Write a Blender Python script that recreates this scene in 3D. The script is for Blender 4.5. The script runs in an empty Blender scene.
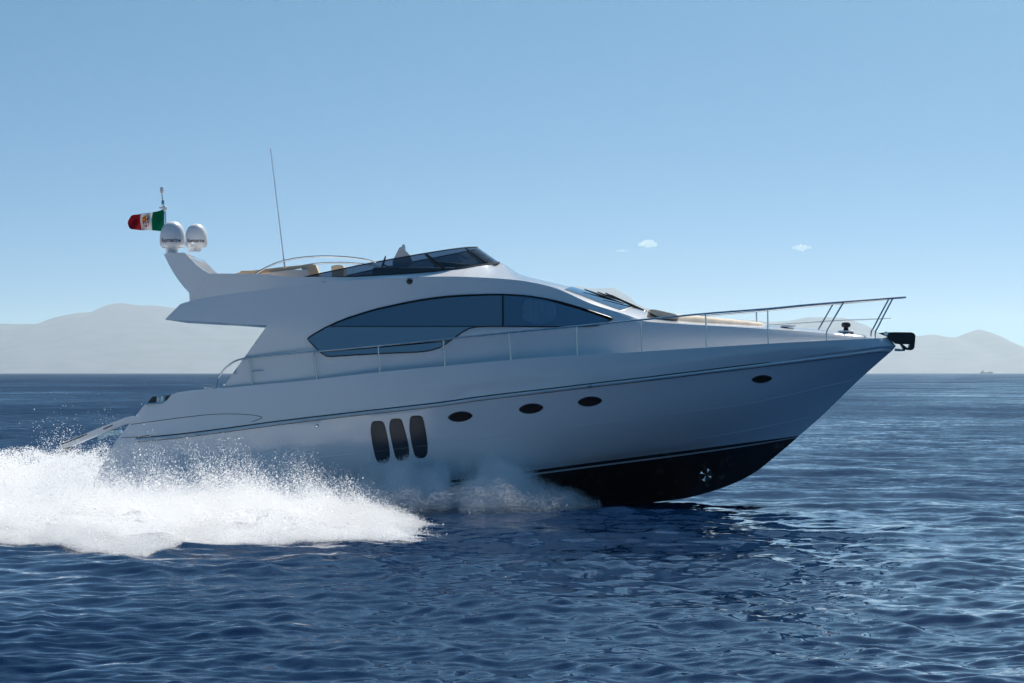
import bpy, bmesh, math, random
import numpy as np
from mathutils import Vector
from mathutils.geometry import delaunay_2d_cdt
from mathutils.bvhtree import BVHTree

random.seed(7)
rng = np.random.default_rng(11)
sc = bpy.context.scene
COL = sc.collection
R = math.radians

# ------------------------------------------------------------------ camera
CAM_D, CAM_Z, LENS = 66.0, 3.0, 100.0
F = 1024 * LENS / 36.0
cd = bpy.data.cameras.new('camera'); cam = bpy.data.objects.new('camera', cd); COL.objects.link(cam)
cam.location = (0, -CAM_D, CAM_Z); cam.rotation_euler = (R(90), 0, 0)
cd.lens = LENS; cd.sensor_width = 36; cd.shift_y = 31.5 / 1024
cd.clip_start = 0.5; cd.clip_end = 300000
sc.camera = cam

# ------------------------------------------------------------------ sky and sun
SUN_EL, SUN_AZ = R(47), R(25)          # azimuth to the right of the viewing direction, beyond the boat
w = bpy.data.worlds.new('World'); sc.world = w; w.use_nodes = True
nt = w.node_tree; nt.nodes.clear()
sky = nt.nodes.new('ShaderNodeTexSky'); sky.sky_type = 'NISHITA'; sky.sun_disc = False
sky.sun_elevation = SUN_EL; sky.sun_rotation = SUN_AZ
sky.air_density = 1.0; sky.dust_density = 0.15; sky.ozone_density = 4; sky.altitude = 0
bg = nt.nodes.new('ShaderNodeBackground'); bg.inputs['Strength'].default_value = 0.082
out = nt.nodes.new('ShaderNodeOutputWorld')
# a very clear day: the blue of the higher sky reaches far down towards the horizon
tcw = nt.nodes.new('ShaderNodeTexCoord'); sep = nt.nodes.new('ShaderNodeSeparateXYZ'); nt.links.new(tcw.outputs['Generated'], sep.inputs[0])
def wmath(op, a, b=None):
    n_ = nt.nodes.new('ShaderNodeMath'); n_.operation = op
    for i_, v_ in enumerate((a, b)):
        if v_ is None: continue
        if isinstance(v_, (int, float)): n_.inputs[i_].default_value = v_
        else: nt.links.new(v_, n_.inputs[i_])
    return n_.outputs[0]
SKY_POW = 7.5; SKY_MIN = 0.99
zc_ = wmath('MAXIMUM', sep.outputs['Z'], 0.0)
zw = wmath('SUBTRACT', 1.0, wmath('MULTIPLY', wmath('POWER', wmath('SUBTRACT', 1.0, zc_), SKY_POW), SKY_MIN))
hz = wmath('SQRT', wmath('DIVIDE', wmath('SUBTRACT', 1.0001, wmath('MULTIPLY', zw, zw)), wmath('SUBTRACT', 1.0001, wmath('MULTIPLY', zc_, zc_))))
comb = nt.nodes.new('ShaderNodeCombineXYZ')
nt.links.new(wmath('MULTIPLY', sep.outputs['X'], hz), comb.inputs['X']); nt.links.new(wmath('MULTIPLY', sep.outputs['Y'], hz), comb.inputs['Y']); nt.links.new(zw, comb.inputs['Z'])
nt.links.new(comb.outputs[0], sky.inputs['Vector'])
tint = nt.nodes.new('ShaderNodeMix'); tint.data_type = 'RGBA'; tint.blend_type = 'MULTIPLY'; tint.inputs['Factor'].default_value = 1
tint.inputs['B'].default_value = (0.42, 0.95, 1.0, 1)
nt.links.new(sky.outputs['Color'], tint.inputs['A']); nt.links.new(tint.outputs['Result'], bg.inputs['Color']); nt.links.new(bg.outputs['Background'], out.inputs['Surface'])
sd = bpy.data.lights.new('sun', 'SUN'); sd.energy = 4.6; sd.angle = R(0.53); sd.color = (1.0, 0.95, 0.87)
sun = bpy.data.objects.new('sun', sd); COL.objects.link(sun)
sdir = Vector((math.sin(SUN_AZ) * math.cos(SUN_EL), math.cos(SUN_AZ) * math.cos(SUN_EL), math.sin(SUN_EL)))
sun.rotation_euler = sdir.to_track_quat('Z', 'Y').to_euler()
sun.location = sdir * 100
vs = sc.view_settings
vs.view_transform = 'Standard'; vs.look = 'None'; vs.gamma = 1; vs.exposure = 0.42; vs.use_curve_mapping = False
cy = sc.cycles
cy.use_denoising = True
cy.max_bounces = 12; cy.diffuse_bounces = 8; cy.glossy_bounces = 4; cy.transparent_max_bounces = 24
cy.transmission_bounces = 4; cy.volume_bounces = 1
cy.sample_clamp_indirect = 6.0; cy.sample_clamp_direct = 0.0
cy.caustics_reflective = False; cy.caustics_refractive = False

# ------------------------------------------------------------------ helpers
def P(px, py, hb):
    """a point of the starboard side: its sideways distance hb from the centreline (metres) and where it is seen"""
    d = CAM_D - hb
    return ((px - 512) * d / F, -hb, CAM_Z + (373 - py) * d / F)

def pchip(xs, ys):
    xs = np.asarray(xs, float); ys = np.asarray(ys, float)
    h = np.diff(xs); dl = np.diff(ys) / h; n = len(xs); m = np.zeros(n)
    if n == 2: m[:] = dl[0]
    else:
        for i in range(1, n - 1):
            if dl[i-1] * dl[i] > 0:
                w1 = 2*h[i] + h[i-1]; w2 = h[i] + 2*h[i-1]
                m[i] = (w1 + w2) / (w1/dl[i-1] + w2/dl[i])
        m[0], m[-1] = dl[0], dl[-1]
    def f(x):
        x = np.clip(np.asarray(x, float), xs[0], xs[-1])
        i = np.clip(np.searchsorted(xs, x, side='right') - 1, 0, n - 2)
        t = (x - xs[i]) / h[i]
        return ((2*t**3 - 3*t**2 + 1)*ys[i] + (t**3 - 2*t**2 + t)*h[i]*m[i]
                + (-2*t**3 + 3*t**2)*ys[i+1] + (t**3 - t**2)*h[i]*m[i+1])
    return f

class Curve:
    def __init__(s, pts):
        a = np.array(pts, float); s.x0, s.x1 = a[0,0], a[-1,0]
        s.fy = pchip(a[:,0], a[:,1]); s.fh = pchip(a[:,0], a[:,2]) if a.shape[1] > 2 else None
    def y(s, x): return float(s.fy(x))
    def h(s, x): return float(s.fh(x))
    def at(s, t):
        x = s.x0 + (s.x1 - s.x0) * t
        return (x, s.y(x), s.h(x))

class MB:
    def __init__(s): s.v = []; s.f = []; s.m = []
    def vert(s, p): s.v.append(tuple(p)); return len(s.v) - 1
    def face(s, idx, m=0): s.f.append(list(idx)); s.m.append(m)
    def grid(s, rows, m=0, close=False, rowmats=None):
        ids = [[s.vert(p) for p in r] for r in rows]
        for i in range(len(ids) - 1):
            mm = rowmats[i] if rowmats else m
            n = len(ids[i])
            for j in range(n if close else n - 1):
                k = (j + 1) % n
                s.face((ids[i][j], ids[i][k], ids[i+1][k], ids[i+1][j]), mm)
        return ids
    def mirror(s):
        n = len(s.v); fs = list(s.f); ms = list(s.m)
        s.v += [(x, -y, z) for x, y, z in s.v[:n]]
        for f, m in zip(fs, ms): s.face([i + n for i in reversed(f)], m)
        return s
    def tube(s, pts, r, n=8, m=0, cap=True, closed=False):
        pts = [Vector(p) for p in pts if p is not None]; rings = []
        N = len(pts)
        rr = r if hasattr(r, '__len__') else [r] * N
        prev = None
        for i, p in enumerate(pts):
            a = pts[i-1] if (i > 0 or closed) else p
            b = pts[(i+1) % N] if (i < N-1 or closed) else p
            t = (b - a).normalized()
            if prev is None:
                u = t.cross(Vector((0, 0, 1)))
                if u.length < 0.2: u = t.cross(Vector((0, 1, 0)))
            else: u = prev - t * prev.dot(t)
            u.normalize(); prev = u; v = t.cross(u)
            rings.append([p + (u*math.cos(k*2*math.pi/n) + v*math.sin(k*2*math.pi/n)) * rr[i] for k in range(n)])
        if closed: rings.append(rings[0])
        ids = s.grid(rings, m, close=True)
        if cap and not closed:
            s.face(ids[0][::-1], m); s.face(ids[-1], m)
    def lathe(s, c, prof, n=32, m=0, axis=(0,0,1)):
        ax = Vector(axis).normalized(); u = ax.cross(Vector((0,1,0)));
        if u.length < .2: u = ax.cross(Vector((1,0,0)))
        u.normalize(); v = ax.cross(u); c = Vector(c)
        rows = [[c + ax*z + (u*math.cos(k*2*math.pi/n) + v*math.sin(k*2*math.pi/n))*r for k in range(n)] for r, z in prof]
        s.grid(rows, m, close=True)
        return s
    def box(s, c, sx, sy, sz, m=0, bev=0.0, ang=0.0, axis='Y'):
        bm = bmesh.new(); bmesh.ops.create_cube(bm, size=1)
        for v in bm.verts: v.co.x *= sx; v.co.y *= sy; v.co.z *= sz
        if bev: bmesh.ops.bevel(bm, geom=list(bm.edges), offset=bev, segments=3, affect='EDGES', profile=.5)
        from mathutils import Matrix
        M = Matrix.Translation(c) @ Matrix.Rotation(ang, 4, axis)
        o = len(s.v)
        bm.verts.ensure_lookup_table()
        for i, v in enumerate(bm.verts): v.index = i; s.v.append(tuple(M @ v.co))
        for f in bm.faces: s.face([o + v.index for v in f.verts], m)
        bm.free()
    def build(s, name, mats, parent=None, smooth=35, merge=1e-4, recalc=True):
        me = bpy.data.meshes.new(name)
        if not isinstance(mats, (list, tuple)): mats = [mats]
        for m in mats: me.materials.append(m)
        off = Vector(ROOT[parent] if parent in ROOT else (0,0,0))
        bm = bmesh.new()
        vs_ = [bm.verts.new(Vector(p) - off) for p in s.v]
        for f, m in zip(s.f, s.m):
            try:
                fc = bm.faces.new([vs_[i] for i in f]); fc.material_index = m; fc.smooth = smooth > 0
            except ValueError: pass
        if merge: bmesh.ops.remove_doubles(bm, verts=bm.verts, dist=merge)
        bmesh.ops.dissolve_degenerate(bm, edges=bm.edges, dist=1e-5)
        if recalc: bmesh.ops.recalc_face_normals(bm, faces=bm.faces)
        if smooth:
            for e in bm.edges:
                if len(e.link_faces) == 2 and e.calc_face_angle(0) > R(smooth): e.smooth = False
        bm.to_mesh(me); bm.free()
        ob = bpy.data.objects.new(name, me); COL.objects.link(ob)
        if parent:
            ob.parent = parent; ROOT[ob] = ROOT[parent]
        return ob

ROOT = {}
def thing(name, loc, label, cat, group=None):
    o = bpy.data.objects.new(name, None); o.empty_display_size = .3; COL.objects.link(o)
    o.location = loc; ROOT[o] = loc; o['label'] = label; o['category'] = cat
    if group: o['group'] = group
    return o
def tag(o, label, cat, group=None, kind=None):
    o['label'] = label; o['category'] = cat
    if group: o['group'] = group
    if kind: o['kind'] = kind
    return o

def inpoly(x, y, poly):
    c = False; n = len(poly); j = n - 1
    for i in range(n):
        xi, yi = poly[i]; xj, yj = poly[j]
        if (yi > y) != (yj > y) and x < (xj - xi)*(y - yi)/(yj - yi) + xi: c = not c
        j = i
    return c
def smooth_loop(pts, n=4):
    out = []; N = len(pts)
    for i in range(N):
        p0, p1, p2, p3 = (np.array(pts[(i+k) % N], float) for k in (-1, 0, 1, 2))
        for k in range(n):
            t = k / n
            out.append(tuple(.5*((2*p1) + (-p0+p2)*t + (2*p0-5*p1+4*p2-p3)*t*t + (-p0+3*p1-3*p2+p3)*t**3)))
    return out
def smooth_line(pts, n=6):
    out = []; N = len(pts); A = [np.array(p, float) for p in pts]
    for i in range(N-1):
        p0, p1, p2, p3 = A[max(i-1,0)], A[i], A[i+1], A[min(i+2,N-1)]
        for k in range(n):
            t = k/n
            out.append(tuple(.5*((2*p1) + (-p0+p2)*t + (2*p0-5*p1+4*p2-p3)*t*t + (-p0+3*p1-3*p2+p3)*t**3)))
    out.append(tuple(A[-1])); return out
def cdt(poly, holes=(), step=6.0):
    """triangles filling a flat outline"""
    loops = [poly] + list(holes); V = []; E = []
    for lp in loops:
        o = len(V); V += [Vector(p[:2]) for p in lp]
        E += [(o+i, o+(i+1) % len(lp)) for i in range(len(lp))]
    a = np.array([p[:2] for p in poly]); lo, hi = a.min(0), a.max(0)
    if step:
        allp = np.array([tuple(v) for v in V])
        for gx in np.arange(lo[0]+step/2, hi[0], step):
            for gy in np.arange(lo[1]+step/2, hi[1], step):
                if inpoly(gx, gy, poly) and not any(inpoly(gx, gy, h) for h in holes):
                    if np.min(np.hypot(allp[:,0]-gx, allp[:,1]-gy)) > step*.35: V.append(Vector((gx, gy)))
    r = delaunay_2d_cdt(V, E, [], 0, 1e-5)
    v2, f2 = r[0], r[2]; fs = []
    for f in f2:
        cx = sum(v2[i][0] for i in f)/len(f); cyy = sum(v2[i][1] for i in f)/len(f)
        if inpoly(cx, cyy, poly) and not any(inpoly(cx, cyy, h) for h in holes): fs.append(f)
    return [tuple(v) for v in v2], fs
def patch(mb, poly, fn, holes=(), step=6.0, m=0):
    if step:
        dense = []
        for i, p in enumerate(poly):
            q = poly[(i+1) % len(poly)]; k = max(1, int(math.hypot(q[0]-p[0], q[1]-p[1])/step))
            dense += [(p[0]+(q[0]-p[0])*j/k, p[1]+(q[1]-p[1])*j/k) for j in range(k)]
        poly = dense
    v, f = cdt(poly, holes, step); o = len(mb.v)
    for p in v: mb.vert(fn(*p))
    for q in f: mb.face([o+i for i in q], m)
def slab(mb, poly, h0, h1, holes=(), m=0):
    """a plate with the given outline between two sideways offsets; true thickness, no taper with distance"""
    v, f = cdt(poly, holes, 0)
    hm = max(h0, h1)
    def pt(x, y, h): q = P(x, y, hm); return (q[0], -h, q[2])
    o = len(mb.v)
    for p in v: mb.vert(pt(p[0], p[1], h0))
    for q in f: mb.face([o+i for i in q], m)
    o = len(mb.v)
    for p in v: mb.vert(pt(p[0], p[1], h1))
    for q in f: mb.face([o+i for i in reversed(q)], m)
    for lp in [poly] + list(holes):
        mb.grid([[pt(x, y, h0) for x, y in lp], [pt(x, y, h1) for x, y in lp]], m, close=True)

# value noise
def _hash(ix, iy, iz, seed):
    n = (ix*374761393 + iy*668265263 + iz*2147483647 + seed*1274126177) & 0xFFFFFFFF
    n = ((n ^ (n >> 13)) * 1274126177) & 0xFFFFFFFF
    return ((n ^ (n >> 16)) & 0xFFFF) / 65535.0
def vnoise(x, y, z=None, seed=0):
    x = np.asarray(x, float); y = np.asarray(y, float); z = np.zeros_like(x) if z is None else np.asarray(z, float)
    ix, iy, iz = np.floor(x).astype(np.int64), np.floor(y).astype(np.int64), np.floor(z).astype(np.int64)
    fx, fy, fz = x-ix, y-iy, z-iz
    fx, fy, fz = (t*t*(3-2*t) for t in (fx, fy, fz)); r = 0
    for a in (0, 1):
        for b in (0, 1):
            for c in (0, 1):
                wgt = (fx if a else 1-fx)*(fy if b else 1-fy)*(fz if c else 1-fz)
                r = r + wgt*_hash(ix+a, iy+b, iz+c, seed)
    return r
def fbm(x, y, z=None, o=4, seed=0):
    r = 0; a = .5; s = 0
    for k in range(o):
        r = r + a*vnoise(np.asarray(x)*2**k, np.asarray(y)*2**k, None if z is None else np.asarray(z)*2**k, seed+k*17); s += a; a *= .5
    return r/s

# ------------------------------------------------------------------ materials
def mat(name):
    m = bpy.data.materials.new(name); m.use_nodes = True
    return m, m.node_tree, m.node_tree.nodes['Principled BSDF']
def simple(name, col, rough=.4, metal=0.0, coat=0.0, spec=.5, var=0.0, vscale=3.0):
    m, t, b = mat(name)
    b.inputs['Base Color'].default_value = (*col, 1); b.inputs['Roughness'].default_value = rough
    b.inputs['Metallic'].default_value = metal; b.inputs['Coat Weight'].default_value = coat
    b.inputs['Coat Roughness'].default_value = .04; b.inputs['Specular IOR Level'].default_value = spec
    if var:
        tc = t.nodes.new('ShaderNodeTexCoord'); n = t.nodes.new('ShaderNodeTexNoise')
        n.inputs['Scale'].default_value = vscale; n.inputs['Detail'].default_value = 5
        mr = t.nodes.new('ShaderNodeMapRange'); mr.inputs['To Min'].default_value = 1-var; mr.inputs['To Max'].default_value = 1+var
        mx = t.nodes.new('ShaderNodeMix'); mx.data_type = 'RGBA'; mx.blend_type = 'MULTIPLY'; mx.inputs['Factor'].default_value = 1
        mx.inputs['A'].default_value = (*col, 1)
        t.links.new(tc.outputs['Object'], n.inputs['Vector']); t.links.new(n.outputs['Fac'], mr.inputs['Value'])
        t.links.new(mr.outputs['Result'], mx.inputs['B']); t.links.new(mx.outputs['Result'], b.inputs['Base Color'])
        mr2 = t.nodes.new('ShaderNodeMapRange'); mr2.inputs['To Min'].default_value = rough*.7; mr2.inputs['To Max'].default_value = rough*1.4
        t.links.new(n.outputs['Fac'], mr2.inputs['Value']); t.links.new(mr2.outputs['Result'], b.inputs['Roughness'])
    return m
M_gel = simple('gelcoat', (.80, .81, .82), .14, coat=1.0, var=.025, vscale=.6)
M_deck = simple('deck_nonskid', (.74, .73, .70), .55, var=.04, vscale=6)
M_boot = simple('antifouling', (.006, .007, .010), .34, var=.35, vscale=2.5)
_t = M_boot.node_tree; _b = _t.nodes['Principled BSDF']
_tc = _t.nodes.new('ShaderNodeTexCoord'); _no = _t.nodes.new('ShaderNodeTexNoise'); _no.inputs['Scale'].default_value = 3.2; _no.inputs['Detail'].default_value = 9; _no.inputs['Roughness'].default_value = .72
_cr = _t.nodes.new('ShaderNodeValToRGB'); _cr.color_ramp.elements[0].position = .56; _cr.color_ramp.elements[0].color = (.005, .006, .009, 1); _cr.color_ramp.elements[1].position = .74; _cr.color_ramp.elements[1].color = (.16, .15, .13, 1)
_t.links.new(_tc.outputs['Object'], _no.inputs['Vector']); _t.links.new(_no.outputs['Fac'], _cr.inputs[0]); _t.links.new(_cr.outputs[0], _b.inputs['Base Color'])   # scuffs and dried salt
M_line = simple('boot_line', (.55, .56, .57), .3)
M_steel = simple('stainless_steel', (.72, .72, .72), .14, metal=1.0)
M_rub = simple('rub_strake_steel', (.86, .86, .85), .30, metal=.55, var=.2, vscale=1.3)
M_dark = simple('dark_plastic', (.012, .013, .016), .35)
M_seal = simple('window_seal', (.006, .007, .010), .4)
M_black = simple('black_steel', (.03, .032, .038), .32, metal=.6)
M_cream = simple('cream_vinyl', (.62, .50, .36), .6, var=.05, vscale=8)
M_cream2 = simple('sunpad_fabric', (.66, .55, .43), .75, var=.06, vscale=10)
M_white = simple('white_plastic', (.80, .80, .80), .35, coat=.2)
M_int = simple('salon_interior', (.10, .085, .07), .6)
M_intlight = simple('salon_panel', (.5, .48, .45), .6)
M_curt = simple('curtain_cloth', (.78, .66, .60), .8)
M_ink = simple('lettering_ink', (.05, .03, .04), .5)
M_seam = simple('seam', (.10, .11, .12), .4)
M_teak = simple('teak', (.25, .15, .08), .6, var=.15, vscale=12)
M_wood = simple('dash', (.02, .02, .022), .5)

def glass(name, tint, refl_tint=(1,1,1), base=.0, f0=.08):
    m = bpy.data.materials.new(name); m.use_nodes = True; t = m.node_tree; t.nodes.clear()
    o = t.nodes.new('ShaderNodeOutputMaterial')
    tr = t.nodes.new('ShaderNodeBsdfTransparent'); tr.inputs['Color'].default_value = (*tint, 1)
    gl = t.nodes.new('ShaderNodeBsdfGlossy'); gl.inputs['Roughness'].default_value = .01; gl.inputs['Color'].default_value = (*refl_tint, 1)
    lw = t.nodes.new('ShaderNodeFresnel'); lw.inputs['IOR'].default_value = 1.5
    mr = t.nodes.new('ShaderNodeMath'); mr.operation = 'ADD'; mr.use_clamp = True; mr.inputs[1].default_value = f0
    mx = t.nodes.new('ShaderNodeMixShader')
    t.links.new(lw.outputs[0], mr.inputs[0]); t.links.new(mr.outputs[0], mx.inputs[0])
    t.links.new(tr.outputs[0], mx.inputs[1]); t.links.new(gl.outputs[0], mx.inputs[2])
    t.links.new(mx.outputs[0], o.inputs['Surface'])
    return m
M_glass_side = glass('tinted_salon_glass', (.13, .16, .21), (.76, .88, 1.0), f0=.30)
M_glass_low = glass('tinted_lower_glass', (.24, .27, .30), (.80, .90, .97), f0=.38)
M_glass_fwd = glass('tinted_forward_glass', (.75, .77, .82), (.58, .80, 1.0), f0=.28)
M_glass_fly = glass('smoked_windscreen', (.11, .15, .21), f0=.03)
M_glass_front = glass('windshield_glass', (.06, .08, .11), (.80, .93, 1.0), f0=.55)
M_port = simple('porthole_glass', (.030, .020, .016), .12, spec=.25)
M_glass_hull = simple('hull_window_glass', (.030, .040, .055), .14, spec=.30)

# ------------------------------------------------------------------ sea
def sea_material():
    m, t, b = mat('sea_water')
    N, L = t.nodes, t.links
    b.inputs['Base Color'].default_value = (.0002, .012, .047, 1)
    b.inputs['Roughness'].default_value = .035; b.inputs['IOR'].default_value = 1.333; b.inputs['Specular IOR Level'].default_value = .38
    geo = N.new('ShaderNodeNewGeometry')
    acc = None
    # capillary ripples: slopes from noise, at three sizes
    for sc_, amp, st, dist in ((.55, .26, (1.0, 1.35, 1), .6), (2.0, .30, (1.0, 1.3, 1), .5), (5.5, .22, (1, 1.25, 1), .3)):
        mp = N.new('ShaderNodeMapping'); mp.inputs['Scale'].default_value = (st[0]*sc_, st[1]*sc_, 0.0)
        mp.inputs['Rotation'].default_value = (0, 0, R(14))
        no = N.new('ShaderNodeTexNoise'); no.inputs['Scale'].default_value = 1.0; no.inputs['Detail'].default_value = 2.5
        no.inputs['Distortion'].default_value = dist
        L.new(geo.outputs['Position'], mp.inputs['Vector']); L.new(mp.outputs[0], no.inputs['Vector'])
        s1 = N.new('ShaderNodeVectorMath'); s1.operation = 'SUBTRACT'; s1.inputs[1].default_value = (.5, .5, .5)
        s2 = N.new('ShaderNodeVectorMath'); s2.operation = 'MULTIPLY'; s2.inputs[1].default_value = (amp*.8, amp, 0)
        L.new(no.outputs['Color'], s1.inputs[0]); L.new(s1.outputs[0], s2.inputs[0])
        if acc is None: acc = s2
        else:
            a = N.new('ShaderNodeVectorMath'); a.operation = 'ADD'; L.new(acc.outputs[0], a.inputs[0]); L.new(s2.outputs[0], a.inputs[1]); acc = a
    # patches of wind: ripples are stronger in some places
    mp = N.new('ShaderNodeMapping'); mp.inputs['Scale'].default_value = (.05, .09, 0)
    no = N.new('ShaderNodeTexNoise'); no.inputs['Scale'].default_value = 1; no.inputs['Detail'].default_value = 3
    L.new(geo.outputs['Position'], mp.inputs['Vector']); L.new(mp.outputs[0], no.inputs['Vector'])
    mr = N.new('ShaderNodeMapRange'); mr.inputs['From Min'].default_value = .3; mr.inputs['From Max'].default_value = .7
    mr.inputs['To Min'].default_value = .45; mr.inputs['To Max'].default_value = 1.45
    L.new(no.outputs['Fac'], mr.inputs['Value'])
    sc2 = N.new('ShaderNodeVectorMath'); sc2.operation = 'SCALE'; L.new(acc.outputs[0], sc2.inputs[0]); L.new(mr.outputs[0], sc2.inputs['Scale'])
    ad = N.new('ShaderNodeVectorMath'); ad.operation = 'ADD'; L.new(geo.outputs['Normal'], ad.inputs[0])
    # normals tilted so that the reflection darkens far off and at the left
    sepp = N.new('ShaderNodeSeparateXYZ'); L.new(geo.outputs['Position'], sepp.inputs[0])
    lm = N.new('ShaderNodeMapRange'); lm.inputs['From Min'].default_value = -30; lm.inputs['From Max'].default_value = 120
    lm.inputs['To Min'].default_value = -.0; lm.inputs['To Max'].default_value = -.085; L.new(sepp.outputs['Y'], lm.inputs['Value'])
    lm.inputs['From Min'].default_value = 0
    lx = N.new('ShaderNodeMapRange'); lx.inputs['From Min'].default_value = -4.0; lx.inputs['From Max'].default_value = 1.0
    lx.inputs['To Min'].default_value = -.105; lx.inputs['To Max'].default_value = -.042; L.new(sepp.outputs['X'], lx.inputs['Value'])
    la = N.new('ShaderNodeMath'); L.new(lm.outputs[0], la.inputs[0]); L.new(lx.outputs[0], la.inputs[1])
    # wave groups: long patches of steeper and flatter sea
    mg = N.new('ShaderNodeMapping'); mg.inputs['Scale'].default_value = (.022, .010, 0); ng = N.new('ShaderNodeTexNoise'); ng.inputs['Scale'].default_value = 1; ng.inputs['Detail'].default_value = 7; ng.inputs['Roughness'].default_value = .68
    L.new(geo.outputs['Position'], mg.inputs['Vector']); L.new(mg.outputs[0], ng.inputs['Vector'])
    gr = N.new('ShaderNodeMapRange'); gr.inputs['From Min'].default_value = .3; gr.inputs['From Max'].default_value = .7; gr.inputs['To Min'].default_value = -.11; gr.inputs['To Max'].default_value = .11
    L.new(ng.outputs['Fac'], gr.inputs['Value'])
    lb = N.new('ShaderNodeMath'); L.new(la.outputs[0], lb.inputs[0]); L.new(gr.outputs[0], lb.inputs[1]); la = lb
    lc = N.new('ShaderNodeCombineXYZ'); L.new(la.outputs[0], lc.inputs['Y'])
    tilted = N.new('ShaderNodeVectorMath'); tilted.operation = 'ADD'; L.new(lc.outputs[0], tilted.inputs[1]); L.new(sc2.outputs[0], tilted.inputs[0])
    L.new(tilted.outputs[0], ad.inputs[1])
    nm = N.new('ShaderNodeVectorMath'); nm.operation = 'NORMALIZE'; L.new(ad.outputs[0], nm.inputs[0])
    L.new(nm.outputs[0], b.inputs['Normal'])
    return m

WAVES = []
for i in range(70):
    lam = 0.22 * (9/0.22) ** (i/69)
    lam *= rng.uniform(.93, 1.07)
    th = R(-100) + rng.normal(0, R(42))
    slope = .040 * (1.0 if lam < .6 else (.6/lam)**.62)
    WAVES.append((lam, th, slope*lam/(2*math.pi), rng.uniform(0, 6.283)))
def sea_height(x, y, spacing=None):
    z = np.zeros_like(x)
    for lam, th, a, ph in WAVES:
        k = 2*math.pi/lam
        wv = a*np.cos(k*(x*math.cos(th) + y*math.sin(th)) + ph)
        if spacing is not None: wv = wv*np.clip(lam/(2.2*spacing) - 1, 0, 1)
        z += wv
    q = np.clip(z/.12, -1.5, 1.5)
    return z + .018*q*q - .012
def make_sea():
    pys = np.concatenate([np.array([373.22, 373.35, 373.55, 373.8]), np.arange(374.1, 380, .35), np.arange(380, 700, .55), np.geomspace(700, 3200, 50)])
    d = CAM_Z*F/(pys - 373)
    d = np.concatenate([d, [0.6]])
    fine = np.arange(-.25, .2501, .00046)
    coarse = np.geomspace(.252, math.pi, 40)
    ang = np.concatenate([-coarse[::-1][1:], fine, coarse])
    D, A = np.meshgrid(d, ang, indexing='ij')
    X = D*np.sin(A); Y = -CAM_D + D*np.cos(A)
    dd = np.abs(np.gradient(d))
    sp = np.maximum(np.broadcast_to(dd[:,None], D.shape), D*np.gradient(ang)[None,:])
    Z = sea_height(X, Y, sp)
    nr, nc = D.shape
    co = np.stack([X, Y, Z], -1).reshape(-1, 3).astype(np.float32)
    ii = np.arange(nr-1)[:,None]*nc; jj = np.arange(nc-1)[None,:]
    a = ii + jj
    quads = np.stack([a, a+nc, a+nc+1, a+1], -1).reshape(-1, 4).astype(np.int32)
    # the seam behind the camera
    s0 = np.arange(nr-1)*nc + nc-1; s1 = np.arange(nr-1)*nc
    quads = np.concatenate([quads, np.stack([s0, s0+nc, s1+nc, s1], -1).astype(np.int32)])
    me = bpy.data.meshes.new('sea'); me.vertices.add(len(co)); me.vertices.foreach_set('co', co.ravel())
    me.loops.add(quads.size); me.loops.foreach_set('vertex_index', quads.ravel())
    me.polygons.add(len(quads)); me.polygons.foreach_set('loop_start', np.arange(len(quads), dtype=np.int32)*4)
    me.polygons.foreach_set('use_smooth', np.ones(len(quads), bool))
    me.update(calc_edges=True); me.validate()
    if me.polygons[0].normal.z < 0: me.flip_normals()
    me.materials.append(sea_material())
    o = bpy.data.objects.new('sea', me); COL.objects.link(o); o['kind'] = 'structure'
    return o
make_sea()

# ------------------------------------------------------------------ far mountains (30 km off)
def make_mountains():
    prof = [(-420,366),(-300,352),(-190,338),(-100,330),(-50,326),(0,323),(33,323.7),(56,316.8),(74,313),(89,311.7),(112,304),(122,302.8),(137,304.6),(162,306),(200,312),(260,318),
            (330,312),(420,300),(500,292),(560,288),(579,286),(590,288),(612,287.6),(621,291.7),(630,297),(636,303),(645,307),(660,311),(720,318),
            (781,321),(812,317),(842,317.5),(858,322),(885,335),(900,337),(916,336),(932,334.6),(954,337),(967,332.8),(980,329.2),(989,334),(1002,343.8),(1020,348.8),(1060,350),(1120,346),(1200,352),(1300,362),(1420,371)]
    fy = pchip([p[0] for p in prof], [p[1] for p in prof])
    D0 = 29000.0
    xs = np.arange(-420, 1421, 2.0); n = len(xs); T = np.linspace(-1, 1, 41)
    H = (373 - fy(xs))*D0/F
    rows = []
    for t in T:
        y = D0 + t*4200
        X = (xs - 512)*D0/F
        fall = 1 - abs(t)**1.3
        nz = fbm(X/1500+50, np.full(n, y)/1500, o=5, seed=3)
        z = H*fall*(1 - (1-fall)*.9*(nz-.2)) + (fbm(X/260, np.full(n, y)/260, o=3, seed=9)-.5)*18*(fall > .02)
        if abs(t) == 1: z = np.full(n, -3.0)
        rows.append([(X[i], y - CAM_D, max(z[i], -3.0)) for i in range(n)])
    m, t, b = mat('mountain_scrub')
    tc = t.nodes.new('ShaderNodeTexCoord'); no = t.nodes.new('ShaderNodeTexNoise'); no.inputs['Scale'].default_value = .004; no.inputs['Detail'].default_value = 8
    cr = t.nodes.new('ShaderNodeValToRGB'); cr.color_ramp.elements[0].color = (.045,.06,.065,1); cr.color_ramp.elements[1].color = (.12,.13,.145,1)
    cr.color_ramp.elements[0].position = .35; cr.color_ramp.elements[1].position = .65
    t.links.new(tc.outputs['Object'], no.inputs['Vector']); t.links.new(no.outputs['Fac'], cr.inputs[0]); t.links.new(cr.outputs[0], b.inputs['Base Color'])
    b.inputs['Roughness'].default_value = .9
    mb = MB(); mb.grid(rows)
    o = mb.build('mountains', m, smooth=180, merge=0, recalc=False); o['kind'] = 'structure'
    return o
make_mountains()

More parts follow.
